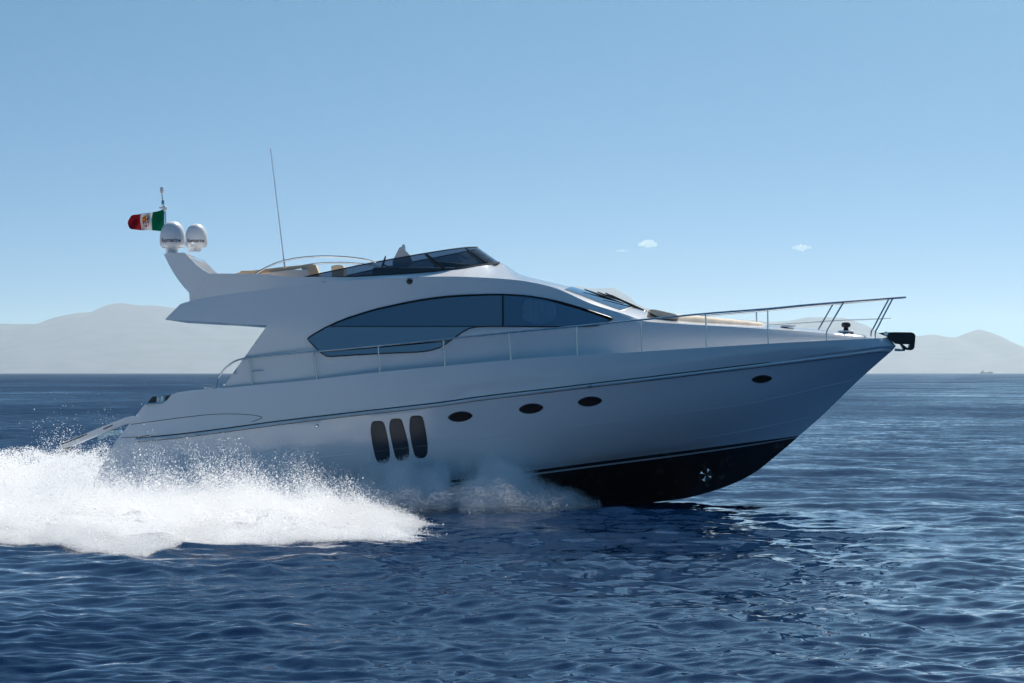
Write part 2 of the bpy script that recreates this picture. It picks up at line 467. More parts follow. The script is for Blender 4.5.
# ------------------------------------------------------------------ haze: the air out to the mountains
HAZE_DENSITY = 3.6e-5
def make_haze():
    mb = MB(); mb.box((0, 0, 464), 94000, 94000, 952)
    m = bpy.data.materials.new('haze_air'); m.use_nodes = True; t = m.node_tree; t.nodes.clear()
    o = t.nodes.new('ShaderNodeOutputMaterial'); v = t.nodes.new('ShaderNodeVolumePrincipled')
    v.inputs['Color'].default_value = (.80, .93, 1, 1); v.inputs['Density'].default_value = HAZE_DENSITY
    v.inputs['Anisotropy'].default_value = .55
    t.links.new(v.outputs[0], o.inputs['Volume'])
    ob = mb.build('haze', m, smooth=0); ob['kind'] = 'stuff'
    tag(ob, 'pale blue haze over the sea in front of the far mountains', 'haze', kind='stuff')
make_haze()

# ------------------------------------------------------------------ the yacht
YC = (-0.4, 0, 0)
yacht = thing('motor_yacht', YC, 'white motor yacht with flybridge speeding to the right, bow lifted out of the sea', 'yacht')

S_ = Curve([(145,404,2.30),(163,403.2,2.31),(173,394,2.32),(222,388.3,2.36),(300,381,2.42),(380,372,2.45),(445,366,2.45),(510,360,2.42),(577,355.5,2.34),(641,351.6,2.17),(706,347.4,1.88),(768,343.6,1.52),(826,340.6,1.12),(860,339,.72),(880,338.2,.33),(889,338,0)])
R2 = Curve([(120,435.5,2.33),(136,435.5,2.36),(300,416,2.45),(398,405,2.47),(480,394.5,2.45),(577,383.3,2.37),(641,375.8,2.20),(706,368.2,1.88),(768,360.7,1.48),(826,353.5,1.10),(868,348,.66),(885,346,.30),(896,346,0)])
R_ = Curve([(116,441,2.34),(136,440,2.37),(300,420.5,2.46),(360,413.6,2.48),(398,409.3,2.48),(436,405,2.48),(480,398.8,2.46),(560,389.4,2.40),(612,383.2,2.29),(641,379.9,2.20),(680,375.2,2.02),(740,367.9,1.66),(782,362.9,1.36),(840,355.5,.90),(868,352,.58),(883,350.2,.26),(892,350.8,0)])
K_ = Curve([(93,482,2.28),(325,457,2.36),(432,444.8,2.36),(560,428.3,2.22),(640,418.5,1.95),(700,410.5,1.60),(746,404,1.25),(800,392.5,.76),(840,383,.32),(860,379,0)])
C_ = Curve([(80,505,2.20),(300,483,2.20),(516,461,2.05),(600,451.5,1.76),(690,440,1.20),(755,429,.66),(800,419.5,.24),(823,414.8,0)])
W_ = Curve([(70,522,2.10),(300,497.5,2.10),(516,472.5,1.86),(600,461.5,1.50),(690,450,.95),(755,441.5,.40),(799,435.8,0)])
W1 = Curve([(70,524,2.09),(300,499.8,2.09),(516,475.4,1.84),(600,464.6,1.47),(690,453,.92),(755,443.8,.38),(797.7,437,0)])
W2 = Curve([(70,525.5,2.08),(300,501.4,2.08),(516,477.2,1.82),(600,466.3,1.45),(690,454.6,.90),(755,445,.365),(797,437.7,0)])
KL = Curve([(75,552,0),(300,533,0),(500,515,0),(600,507,0),(640,504,0),(662,501.4,0),(683.7,498.6,0),(702.5,494,0),(721,488.4,0),(740,480.6,0),(755.6,472,0),(774,457.5,0),(794.7,440,0)])
NT = 170
def make_hull():
    ts = [i/NT for i in range(NT+1)]
    def row(c): return [P(*c.at(t)) for t in ts]
    def mix(a, b, f, bulge=0.0):
        o = []
        for t in ts:
            p, q = a.at(t), b.at(t)
            o.append(P(p[0]+(q[0]-p[0])*f, p[1]+(q[1]-p[1])*f, p[2]+(q[2]-p[2])*f + bulge*4*f*(1-f)*min(1, (1-t)*6)*(1 if p[2] or q[2] else 0)))
        return o
    rows = [row(KL)]; mats = []
    for f in (.3, .6, .85): rows.append(mix(KL, W2, f, .05)); mats.append(1)
    rows.append(row(W2)); mats.append(1)
    rows.append(row(W1)); mats.append(2)
    rows.append(row(W_)); mats.append(1)
    ctrl = [[np.array(P(*c.at(t))) for c in (W_, C_, K_, R_)] for t in ts]
    for a_ in range(3):
        for q in range(1, 6):
            f = q/5; o = []
            for cc in ctrl:
                p1, p2 = cc[a_], cc[a_+1]; p0 = cc[a_-1] if a_ else 2*p1-p2; p3 = cc[a_+2] if a_ < 2 else 2*p2-p1
                o.append(tuple(.5*((2*p1) + (-p0+p2)*f + (2*p0-5*p1+4*p2-p3)*f*f + (-p0+3*p1-3*p2+p3)*f**3)))
            rows.append([(p[0], min(p[1], 0), p[2]) for p in o]); mats.append(0)
    rows.append(row(R2)); mats.append(0)
    for f in (.33, .66): rows.append(mix(R2, S_, f, .03)); mats.append(0)
    rows.append(row(S_)); mats.append(0)
    def inner(off, dz):
        o = []
        for t in ts:
            x, y, h = S_.at(t); p = P(x, y, h)
            k = min(1.0, h/.4)
            o.append((p[0], -max(h-off*k, 0), p[2]-dz(x)*k))
        return o
    dz = lambda x: .30 if x < 480 else (.30 - .24*min(1, (x-480)/120))
    rows.append(inner(.10, lambda x: -.005)); mats.append(0)
    rows.append(inner(.13, dz)); mats.append(3)
    last = inner(.13, dz); rows.append([(p[0], 0, p[2]+.03) for p in last]); mats.append(3)
    mb = MB(); ids = mb.grid(rows, rowmats=mats); mb.mirror()
    n = len(mb.v)//2
    st = [r[0] for r in ids]
    mb.face(st + [i+n for i in reversed(st[1:-1])], 0)
    return mb.build('hull', [M_gel, M_boot, M_line, M_deck], yacht, smooth=14, merge=2e-4)
hull = make_hull()
# bow thruster tunnel cut through the hull
cut = MB(); tc_ = Vector(P(706.4, 475, 0.4)); tc_.y = 0
cut.lathe((tc_.x, -2.0, tc_.z), [(0.001, 0), (.15, 0), (.15, 4.0), (0.001, 4.0)], 28, axis=(0, 1, 0))
cutter = cut.build('cutter', M_boot, yacht)
bpy.context.view_layer.update()
md = hull.modifiers.new('b', 'BOOLEAN'); md.operation = 'DIFFERENCE'; md.object = cutter; md.solver = 'EXACT'
dg = bpy.context.evaluated_depsgraph_get()
nm_ = bpy.data.meshes.new_from_object(hull.evaluated_get(dg))
hull.modifiers.clear()
if len(nm_.polygons) > 3000:
    hull.data = nm_
print('HULL polys', len(hull.data.polygons))
bpy.data.objects.remove(cutter)
hv = [tuple(Vector(v.co) + Vector(YC)) for v in hull.data.vertices]
bvh = BVHTree.FromPolygons(hv, [tuple(p.vertices) for p in hull.data.polygons])
def on_hull(px, py, off=.0):
    o = Vector((0, -CAM_D, CAM_Z)); d = Vector(((px-512)/F, 1, (373-py)/F)).normalized()
    h, nrm, i, ds = bvh.ray_cast(o, d)
    if h is None: return None
    if nrm.dot(d) > 0: nrm = -nrm
    return h + nrm*off
def hull_patch(poly, off, rim_r, name, mats, rimm=1, step=5.0):
    mb = MB(); patch(mb, poly, lambda x, y: on_hull(x, y, off), step=step)
    mb.tube([on_hull(x, y, off*.6) for x, y in poly], rim_r, 6, rimm, closed=True)
    return mb.build(name, mats, hull, smooth=60)
def eye(cx, cy_, w_, h_, slope, n=28):
    o = []
    for k in range(n):
        a = 2*math.pi*k/n; c, s_ = math.cos(a), math.sin(a)
        x = w_/2*c; y = h_/2*math.copysign(abs(s_)**1.25, s_)
        o.append((cx+x, cy_ + y + x*slope))
    return o
for cx, cyy, ww, hh in ((460.3,416.6,23.5,9.4),(531,408.5,23.5,9.2),(589.8,401.4,23.5,9.0),(761.8,379,19.5,7.0)):
    hull_patch(eye(cx, cyy, ww, hh, -.08), .010, .012, 'porthole', [M_port, M_dark], 1, 4)
def z3(pts): return [(360+x/10.51, 405+y/10.51) for x, y in pts]
for pts in ([(135,180),(185,172),(235,178),(264,240),(305,450),(307,555),(280,600),(235,607),(195,598),(160,530),(122,330),(118,235)],
            [(330,155),(380,146),(428,153),(455,220),(508,430),(508,540),(478,576),(435,582),(398,572),(365,510),(318,290),(314,205)],
            [(540,124),(590,115),(642,122),(670,185),(704,400),(703,505),(675,546),(635,555),(598,548),(566,490),(528,290),(525,180)]):
    hull_patch(smooth_loop(z3(pts), 3), .008, .010, 'hull_window', [M_glass_hull, M_dark], 1, 5)
# rub strake
mb = MB(); pts = []
for x in np.linspace(136, 890, 150):
    p = P(x, R_.y(x), R_.h(x)); pts.append((p[0], p[1]-.012, p[2]))
mb.tube(pts, .034, 8)
mb.tube([(a, b+.012, c+.047) for a, b, c in pts], .012, 6, 1)
mb.tube([(a, b+.015, c-.036) for a, b, c in pts], .010, 6, 1); mb.mirror()
mb.build('rub_strake', [M_rub, M_dark], hull)
# styling seams on the quarter and along the topsides
mb = MB()
for ln in ([(127,425),(150,421.8),(180,417.8),(205,415),(225,413.9),(245,414.4),(258,416),(262,417.6),(257,420),(252,421.8)], [(117,438.2),(137,436.8),(150,435.3)]):
    mb.tube([on_hull(x, y, .001) for x, y in smooth_line(ln, 4)], .0075, 5)
mb.build('styling_seam', M_seam, hull)
mb = MB()
for cv, x0_, x1_ in ((K_, 300, 852), (C_, 690, 818)):
    pts = [on_hull(x, cv.y(x), .0) for x in np.linspace(x0_, x1_, 120)]
    mb = MB(); mb.tube(pts, .007, 5); mb.build('spray_rail', M_gel, hull)
mb = MB(); c0 = on_hull(317, 425.8); mb.lathe(c0 + Vector((0, .01, 0)), [(.001, -.045), (.03, -.04), (.045, -.02), (.05, .0)], 16, axis=(0, 1, 0)); mb.build('drain_fitting', M_steel, hull)
# bow thruster propeller in its tunnel
mb = MB(); h0 = on_hull(706.4-9, 475, 0)
py0 = h0.y + .12
mb.lathe((tc_.x, py0, tc_.z), [(.001, -.06), (.025, -.05), (.03, .06), (.001, .07)], 14, axis=(0, 1, 0))
for k in range(4):
    a = k*math.pi/2 + .35
    ca, sa = math.cos(a), math.sin(a)
    row0, row1 = [], []
    for r_, wd in ((.02, .02), (.06, .052), (.10, .070), (.146, .062)):
        for lst, sgn in ((row0, -1), (row1, 1)):
            lst.append((tc_.x + ca*r_ - sa*wd*sgn, py0 + .02*sgn, tc_.z + sa*r_ + ca*wd*sgn))
    mb.grid([row0, row1]); mb.grid([[(x, y+.012, z) for x, y, z in row0], [(x, y+.012, z) for x, y, z in row1]])
mb.build('bow_thruster', M_black, hull)

# ---- superstructure curves
U_ = Curve([(165,319.4,2.24),(180.5,303.8,2.09),(189.5,301.2,2.06),(196,299.3,2.05),(255,290.8,2.04),(290,286.2,2.03),(350,280.6,2.01),(400,277.8,1.99),(430,276.6,1.95),(452,276.5,1.92),(480,277.4,1.87),(518,280.2,1.77),(540,284,1.70),(556,288.3,1.65),(589,302.8,1.52),(637,318.6,1.40),(641,320.4,1.39)])
M_c = Curve([(165,319.6,2.25),(215,322.3,2.26),(267,325.2,2.25),(400,326,2.13),(503,326,1.99),(577,325,1.80),(613,323,1.64),(641,323,1.50)])
B_ = Curve([(222,390,2.22),(300,384,2.23),(400,374,2.18),(503,364,2.06),(577,358.5,1.90),(641,354,1.70)])
def side_hb(px, py, off=0.0):
    yu, ym, yb = U_.y(px), M_c.y(px), B_.y(max(px, 222))
    hu, hm, hbb = U_.h(px), M_c.h(px), B_.h(max(px, 222))
    if ym - yu < 3: ym = yu + 3
    if py <= ym: s_ = np.clip((py-yu)/(ym-yu), 0, 1); h = hu + (hm-hu)*s_ + .01*4*s_*(1-s_)*min(1, (ym-yu)/20)
    else:        s_ = np.clip((py-ym)/(yb-ym), 0, 1); h = hm + (hbb-hm)*s_
    return h + off
def side(px, py, off=0.0): return P(px, py, side_hb(px, py, off))
WIN = [(307.4,338.8),(311,335.8),(318,331.7),(326,327.2),(335.9,322.6),(349,317.4),(363.8,312.7),(378,308.6),(394,305),(408,302),(422,299.5),(435,297.6),(447.6,296.2),(460,295.3),(473,294.8),(487,294.4),(501,294.3),(516,294.9),(531,296.3),(544,298.4),(556,300.8),(569,304.2),(581.6,308),(592,311.4),(602,314.7),(609,317),(613,318.8),(610,320.8),(604,323),(597,325.6),(585,326.4),(564,326.7),(535,326.5),(503,326.3),(487,326.4),(475.5,327),(469,328.5),(463,331.7),(454,338),(445,344.4),(439,347.8),(432,350),(425,351.4),(417,352.1),(400,352.8),(381.6,353.5),(355,355),(332,356.5),(327,356.4),(322,353.6),(316,348),(310.5,342.4)]
def make_cabin():
    mb = MB()
    outer = [(189.5,301.2)] + [(x, U_.y(x)) for x in np.arange(196, 640, 5)] + [(641, U_.y(641))]
    outer += [(641, y) for y in np.arange(326, 354, 6)]
    outer += [(x, B_.y(x)) for x in np.arange(641, 224, -7)] + [(222, B_.y(222))]
    outer += [(227,381.6),(234,371.5),(245,356.5),(256,341),(264,329.8),(267,325.2)]
    outer += [(x, M_c.y(x)) for x in np.arange(260, 168, -8)] + [(165,319.6),(169,315.2),(175,309.3),(180.5,303.8)]
    patch(mb, outer, side, [WIN], 6.0)
    # inner face of the wing beside the cockpit
    wing = [(222, 390),(227,381.6),(234,371.5),(245,356.5),(256,341),(264,329.8),(267,325.2),(300,326),(300,384)]
    patch(mb, wing, lambda x, y: side(x, y, -.09), (), 8)
    ed = [(222, 390),(227,381.6),(234,371.5),(245,356.5),(256,341),(264,329.8),(267,325.2)]
    mb.grid([[side(*p) for p in ed], [side(p[0], p[1], -.09) for p in ed]])
    mb.mirror()
    # soffit of the flybridge overhang, its aft edge, and the cockpit bulkhead
    xs = list(np.arange(165, 301, 9)); row = [P(x, M_c.y(x)+.05, M_c.h(x)-.002) for x in xs]
    mb.grid([row, [(x, 0, z) for x, y, z in row], [(x, -y, z) for x, y, z in row]])
    aft = [P(165,319.6,2.245), P(180.5,303.8,2.09), P(189.5,301.2,2.06)]
    mb.grid([aft, [(x, 0, z) for x, y, z in aft], [(x, -y, z) for x, y, z in aft]])
    a, b = side(298, 327, -.1), side(298, 388, -.1)
    mb.grid([[a, b], [(a[0], -a[1], a[2]), (b[0], -b[1], b[2])]])
    return mb.build('cabin', M_gel, yacht, smooth=30)
cabin = make_cabin()
# roof and coaming: from the knuckle U up to the flybridge lip, forward over the roof and down the windshield
PAIR = [((189.5,301.2,2.06),(195,274,2.08)),((196,299.3,2.05),(209,273.5,2.07)),((255,290.8,2.04),(255,273.6,2.05)),((290,286.2,2.03),(287,276.4,2.01)),((350,280.6,2.01),(345,277.2,1.96)),
        ((400,277.8,1.99),(395,274.6,1.86)),((430,276.6,1.95),(432,272,1.74)),((452,276.5,1.92),(464,268.2,1.40)),((480,277.4,1.87),(490,264.6,.80)),((500,278.6,1.82),(500,262.9,0.0)),
        ((518,280.2,1.77),(521,274.4,0)),((537,283.4,1.71),(545,280.9,0)),((556,288.3,1.65),(564,285.2,0)),((572,295.2,1.58),(588,291.8,0)),((589,302.8,1.52),(609,298.4,0)),((613,311.4,1.46),(630,305.8,0)),((637,318.6,1.40),(652,313.6,0)),((641,320.4,1.39),(655,316.4,0))]
def roof_fn():
    kk = np.arange(len(PAIR), dtype=float)
    fu = [pchip(kk, [p[0][i] for p in PAIR]) for i in range(3)]; fg = [pchip(kk, [p[1][i] for p in PAIR]) for i in range(3)]
    def f(k, s_, lift=0.0):
        u = [float(q(k)) for q in fu]; g = [float(q(k)) for q in fg]
        pu, pg = Vector(P(*u)), Vector(P(*g))
        e = s_**.9
        p = pu.lerp(pg, s_)
        if k > 9:
            b = min(1, (k-9)/1.5)
            p.z = pu.z + (pg.z-pu.z)*(s_*(1-b) + b*(1-(1-s_)**1.8)) ; p.x = pu.x + (pg.x-pu.x)*(s_*(1-b) + b*(1-(1-s_)**2))
        p.z += lift
        return p
    return f
roof = roof_fn()
mb = MB(); rows = []
for s_ in np.linspace(0, 1, 17): rows.append([roof(k, s_) for k in np.linspace(0, len(PAIR)-1, 140)])
mb.grid(rows); mb.mirror()
coam = mb.build('roof', M_gel, yacht, smooth=28)
# windshield on the sloping front
mb = MB(); rows = []
kw = np.linspace(12.35, 15.1, 26)
for s_ in np.linspace(.14, 1, 14): rows.append([roof(k, s_, .014) for k in kw])
mb.grid(rows); mb.mirror()
mb.build('windshield', M_glass_front, coam, smooth=60)
mb = MB(); rows = []
for s_ in np.linspace(.12, 1, 14): rows.append([roof(k, s_, .006) for k in np.linspace(12.3, 15.17, 26)])
mb.grid(rows); mb.mirror(); mb.build('windshield_surround', M_dark, coam, smooth=60)
# wipers
def wiper(base, elbow, b0, b1, hbs):
    mb = MB()
    p0, p1 = Vector(P(*base)), Vector(P(*elbow)); q0, q1 = Vector(P(*b0)), Vector(P(*b1))
    up_w = Vector((.02, 0, .055)); p1 = p1 + up_w; q0 = q0 + up_w*.6; q1 = q1 + up_w*.8; p0 = p0 + Vector((0, 0, .02))
    mb.tube([p0, p0.lerp(p1, .12), p1], [.035, .026, .015], 6); mb.tube([q0, q0.lerp(q1, .5), q1], [.014, .026, .012], 6)
    mb.lathe(p0 - Vector((0, 0, .04)), [(.05, 0), (.05, .05), (.001, .08)], 10)
    mb.build('wiper', M_dark, coam)
wiper((644,312.2,.30),(604.5,295.4,.62),(584,290.8,.72),(623,305.6,.42),0)
wiper((647,312.8,-.35),(610,297.4,-.2),(597,293.6,-.1),(628,305.2,-.3),0)

# side glazing, three panes per side, black seals
def clip_poly(poly, a, b, c):
    out = []; n = len(poly)
    for i in range(n):
        p, q = poly[i], poly[(i+1) % n]; dp = a*p[0]+b*p[1]-c; dq = a*q[0]+b*q[1]-c
        if dp <= 0: out.append(p)
        if dp*dq < 0:
            t = dp/(dp-dq); out.append((p[0]+(q[0]-p[0])*t, p[1]+(q[1]-p[1])*t))
    return out
def pane_pt(x, y):   # flat panes: the upper ones lean inboard, the lower one is nearly upright
    h = M_c.h(x) - .02
    return P(x, y, h - (326.4-y)*float(np.interp(x, [300,503,545,577,613], [.0034,.0034,.0045,.0085,.0115])) if y < 326.4 else h + (y-326.4)*.0012)
pane_up = clip_poly(clip_poly(WIN, 0, 1, 326.2), 1, 0, 502.6)
pane_lo = [p for p in clip_poly(WIN, 0, -1, -326.8)]
pane_lo = clip_poly(pane_lo, 1, 0, 480)
pane_fw = clip_poly(WIN, -1, 0, -503.4)
for sgn in (1, -1):
    for pl, gm in ((pane_up, M_glass_side), (pane_lo, M_glass_low), (pane_fw, M_glass_fwd)):
        mb = MB(); patch(mb, pl, pane_pt, (), 7)
        if sgn < 0: mb.v = [(x, -y, z) for x, y, z in mb.v]
        mb.build('side_window', gm, cabin, smooth=60)
mb = MB(); mb.tube([side(x, y, .012) for x, y in WIN], .015, 6, closed=True)
mb.tube([side(x, 326.5 - .2, .0) for x in np.linspace(328, 476, 20)], .011, 6); mb.tube([side(503, y, .0) for y in np.linspace(294.4, 326.3, 8)], .020, 6)
mb.mirror(); mb.build('window_seal', M_seal, cabin)
# salon inside the glass: dark lining, a pale side panel, a drawn curtain and a sofa back
mb = MB()
xs = np.linspace(302, 632, 34)
mb.grid([[P(x, U_.y(x)+6, .35) for x in xs], [P(x, 356, .35) for x in xs]])
mb.grid([[P(x, U_.y(x)+5, side_hb(x, U_.y(x)+5)-.1) for x in xs], [P(x, U_.y(x)+5, .35) for x in xs]])
mb.grid([[P(x, B_.y(x)-6, 1.9 if x < 520 else 1.4) for x in xs], [P(x, B_.y(x)-6, .35) for x in xs]]); mb.mirror()
mb.build('salon_lining', M_int, cabin)
mb = MB(); patch(mb, [(310,327.5),(470,327.5),(470,356),(320,357)], lambda x, y: side(x, y, -.16), (), 12); mb.build('salon_panel', M_intlight, cabin)
mb = MB(); cur = [(524,301),(530,299.5),(540,300.6),(548,302),(553,303),(556.5,306),(556,316),(553.5,320),(548,322.5),(541,323.8),(534,323.5),(527,321),(521.5,318),(523.4,312),(522.6,307)]
patch(mb, cur, lambda x, y: P(x, y, side_hb(x, y)-.10-.03*math.sin(x*1.1)), (), 3); mb.build('curtain', M_curt, cabin)
mb = MB(); mb.tube([side(469, y, -.16) for y in (299.5, 310, 325)], .02, 6); mb.build('curtain_rail', M_intlight, cabin)

# ---- foredeck trunk and sunpad
T_ = Curve([(636,318.6,1.42),(641,320.6,1.40),(680,323.9,1.24),(740,327.3,.96),(782,329.9,.74),(832,333.6,.44),(862,336,.20),(872,337.2,.03)])
Bf = Curve([(636,354.4,1.72),(706,350,1.40),(768,346,1.05),(826,342.6,.62),(862,340.2,.28),(873,339.6,.03)])
Z_ = Curve([(652,313.4,0),(680,318.6,0),(740,323.4,0),(782,326.4,0),(832,331,0),(862,334.6,0),(872,336.8,0)])
mb = MB(); ts = np.linspace(0, 1, 60); rows = []
for f in np.linspace(0, 1, 6):
    r_ = []
    for t in ts:
        a, b = Bf.at(t), T_.at(t); r_.append(P(a[0]+(b[0]-a[0])*f, a[1]+(b[1]-a[1])*f, a[2]+(b[2]-a[2])*f + .03*4*f*(1-f)))
    rows.append(r_)
for f in (.06, .2, .4, .6, .8, 1):
    r_ = []
    for t in ts:
        a, b = Vector(P(*T_.at(t))), Vector(P(*Z_.at(t))); p = a.lerp(b, f); p.z = a.z + (b.z-a.z)*(1-(1-f)**2) ; r_.append(p)
    rows.append(r_)
mb.grid(rows); mb.mirror(); trunk = mb.build('coachroof', M_gel, yacht, smooth=24)
def deck_z(px, hb):
    t = (px-636)/(872-636); a, b = Vector(P(*T_.at(t))), Vector(P(*Z_.at(t))); f = 1-min(1, abs(hb)/max(.05, T_.at(t)[2]))
    return a.z + (b.z-a.z)*(1-(1-f)**2)
mb = MB(); rows = []
for px in np.linspace(662, 764, 24):
    wd = .80 - .36*((px-662)/102)**1.5; X = P(px, 320, 0)[0]; e = min(1, min(px-661, 765-px)/3)
    rows.append([(X, v*wd, deck_z(px, v*wd) + (.125 if px < 700 else .125-.06*(px-700)/64)*e*(1-abs(v)**8) + .004*math.cos((px-662)*.37)*e) for v in np.linspace(-1, 1, 21)])
mb.grid(rows); mb.build('sunpad', M_cream2, trunk, smooth=60)
mb = MB(); slab(mb, smooth_loop([(649.5,311.5),(650.5,309.6),(656,309.8),(666,312),(677,314.8),(678,318.5),(668,319),(658,316.5)], 3), .85, -.85); mb.build('sunpad_backrest', M_cream2, trunk, smooth=50)
mb = MB()
for xx, hh in ((788,.3),(845,.0)):
    mb = MB(); c = P(xx, 326 if xx < 800 else 331.5, hh); mb.box((c[0], -hh, c[2]), .35, .3, .04, bev=.015)
    mb.build('deck_hatch', M_white, trunk)
mb = MB(); c = Vector(P(846, 331.6, .05)); mb.lathe(c - Vector((0,0,.05)), [(.001,0),(.10,0),(.10,.06),(.06,.08),(.055,.14),(.10,.16),(.11,.22),(.08,.26),(.001,.27)], 20)
mb.box(c + Vector((.06, 0, -.02)), .22, .16, .05, bev=.02); mb.build('windlass', M_black, trunk)

# ---- bow anchor on its roller
mb = MB()
pl = [(879,333),(884,332.4),(895,332.1),(911.3,332.3),(914,333.2),(915.5,335.4),(915.2,341),(914.5,347.6),(913,349.6),(911,350.2),(904,349.6),(900.8,344.2),(896,343.6),(892,340.5),(888.5,337)]
slab(mb, pl, .10, -.10, [[(902.6,344.2),(909.8,344.2),(909,347),(907.8,348.2)]])
anc = mb.build('anchor', M_black, yacht, smooth=30)
mb = MB(); mb.tube([P(894.5,349.6,.05), P(899,350,.05), P(905,350.4,.05)], [.03,.03,.015], 8); mb.build('anchor_shank', M_steel, anc)
mb = MB(); mb.tube([P(886,333.6,.13), P(886,333.6,-.13)], .05, 12); mb.build('bow_roller', M_steel, anc)

# ---- rails
RAIL = [(215.6,388.6,2.30),(217,382,2.30),(218.8,377,2.30),(225,368.7,2.30),(233.4,362,2.30),(241.6,359,2.30),(250,357.6,2.31),(280,354.6,2.34),(313.4,351.6,2.37),(378.5,345.6,2.40),(443,339.2,2.40),(508.3,332.8,2.37),(576.4,326.2,2.29),(641,319.9,2.12),(705.6,313.6,1.83),(767.6,308.7,1.47),(805,305.1,1.30),(843.8,301.9,1.10),(872,299.7,.72),(893,298,.36),(901,297.5,.20),(905.5,297.3,.0)]
rail_y = pchip([p[0] for p in RAIL[7:]], [p[1] for p in RAIL[7:]])
POSTS = [[(250,357.8,2.31),(252.5,385.6,2.29)],[(313.4,351.6,2.37),(317,379.4,2.35)],[(378,345.8,2.40),(380,372.2,2.38)],[(443,339.2,2.40),(445,366.2,2.38)],[(508.3,332.8,2.37),(511,360.2,2.35)],[(576.3,326.2,2.29),(577.2,355.6,2.27)],[(641,320,2.12),(641.8,351.8,2.10)],[(705.6,313.6,1.83),(706.5,347.6,1.82)],[(767.6,308.7,1.47),(768.2,343.8,1.46)],
         [(843.8,301.9,1.10),(838,311.5,1.08),(829.5,326.5,1.07),(826.8,332,1.06),(826.4,340.8,1.06)],[(893,298,.36),(884,315,.37),(878,327,.39),(875.6,331.5,.40),(875.2,338.6,.40)]]
for sgn in (1, -1):
    mb = MB(); pts = smooth_line([P(*p) for p in RAIL], 6); pts = [(x, y*sgn, z) for x, y, z in pts]
    mb.tube(pts, .021, 8)
    rail = mb.build('handrail' , M_steel, yacht)
    for pp in POSTS:
        mb = MB(); pts = [P(*p) for p in pp]; pts = [(x, y*sgn, z) for x, y, z in (smooth_line(pts, 3) if len(pts) > 2 else pts)]
        mb.tube(pts, .018, 8); b_ = Vector(pts[-1]); mb.lathe(b_ + Vector((0,0,-.01)), [(.032,0),(.032,.008),(.018,.02)], 10)
        mb.build('stanchion', M_steel, rail)
    mb = MB(); pts = [P(*p) for p in ((768,325,1.47),(800,323,1.30),(833,320.6,1.09),(860,319.4,.80),(882,318.7,.38),(891,318.2,.15))]
    mb.tube([(x, y*sgn, z) for x, y, z in smooth_line(pts, 4)], .006, 6); mb.build('guard_wire', M_steel, rail)
    mb = MB(); mb.tube([(p[0], p[1]*sgn, p[2]) for p in (P(252.3,371.5,2.30), P(264,370.3,2.28))], .01, 6); mb.build('gate_hinge', M_steel, rail)

# ---- flybridge
mb = MB(); xs = np.linspace(190, 470, 20); r0 = [P(x, U_.y(x)-1.2 + (4 if x > 300 else 0), U_.h(x)-.06 if x < 430 else 1.75) for x in xs]
mb.grid([r0, [(x, 0, z) for x, y, z in r0], [(x, -y, z) for x, y, z in r0]])
fly = mb.build('flybridge_deck', M_deck, yacht)
# inner wall of the coaming
mb = MB(); rows = [[], []]
for k in np.linspace(0, 9, 50):
    p = roof(k, 1.0); q = Vector((p.x, p.y*.95, p.z - .02)); rows[0].append(p); rows[1].append(Vector((p.x-.02, p.y*.93, p.z-.45)))
mb.grid(rows); mb.mirror(); mb.build('coaming_liner', M_cream, fly, smooth=60)
# smoked windscreen
lo = [(302,278.1,1.945),(316,278,1.94),(345,277.3,1.92),(361,276.4,1.91),(395,274.6,1.86),(432,272,1.74),(450,269.9,1.58),(464,268.1,1.40),(478,266.2,1.12),(490,264.5,.80),(497,263.2,.42),(500,262.8,0)]
up = [(303,277.4,1.945),(315.5,274.5,1.92),(345,268.3,1.84),(371,263,1.76),(398,258.1,1.66),(422,253.9,1.52),(440,251,1.40),(455,248.8,1.24),(465,247.6,1.02),(472,247.2,.74),(476,247.1,.40),(477.5,247.1,0)]
fl = [pchip(range(len(lo)), [p[i] for p in lo]) for i in range(3)]; fu2 = [pchip(range(len(up)), [p[i] for p in up]) for i in range(3)]
def ws(k, s_):
    a = Vector(P(*[float(q(k)) for q in fl])); b = Vector(P(*[float(q(k)) for q in fu2])); return a.lerp(b, s_)
ks = np.linspace(0, len(lo)-1, 70)
mb = MB(); mb.grid([[ws(k, s_) for k in ks] for s_ in np.linspace(.02, 1, 5)]); mb.mirror(); mb.build('windscreen', M_glass_fly, fly, smooth=60)
mb = MB(); top = [ws(k, 1) for k in ks]; top = top + [Vector((p.x, -p.y, p.z)) for p in reversed(top[:-1])]; mb.tube(top, .016, 6)
bot = [ws(k, .03) for k in ks]; bot = bot + [Vector((p.x, -p.y, p.z)) for p in reversed(bot[:-1])]; mb.tube(bot, .022, 6)
for sg in (1, -1):
    a = ws(5.15, 1); b = ws(5.35, 0); a = Vector(P(425.5,254.2,1.50)); b = Vector(P(446,270.2,1.62))
    mb.tube([(a.x, a.y*sg, a.z), (b.x, b.y*sg, b.z)], .035, 6)
    pp = [ws(8 + .9*(1-s_), s_) for s_ in np.linspace(0, 1, 6)]
    mb.tube([(p.x, p.y*sg, p.z) for p in pp], .018, 6)
mb.build('windscreen_frame', M_dark, fly)
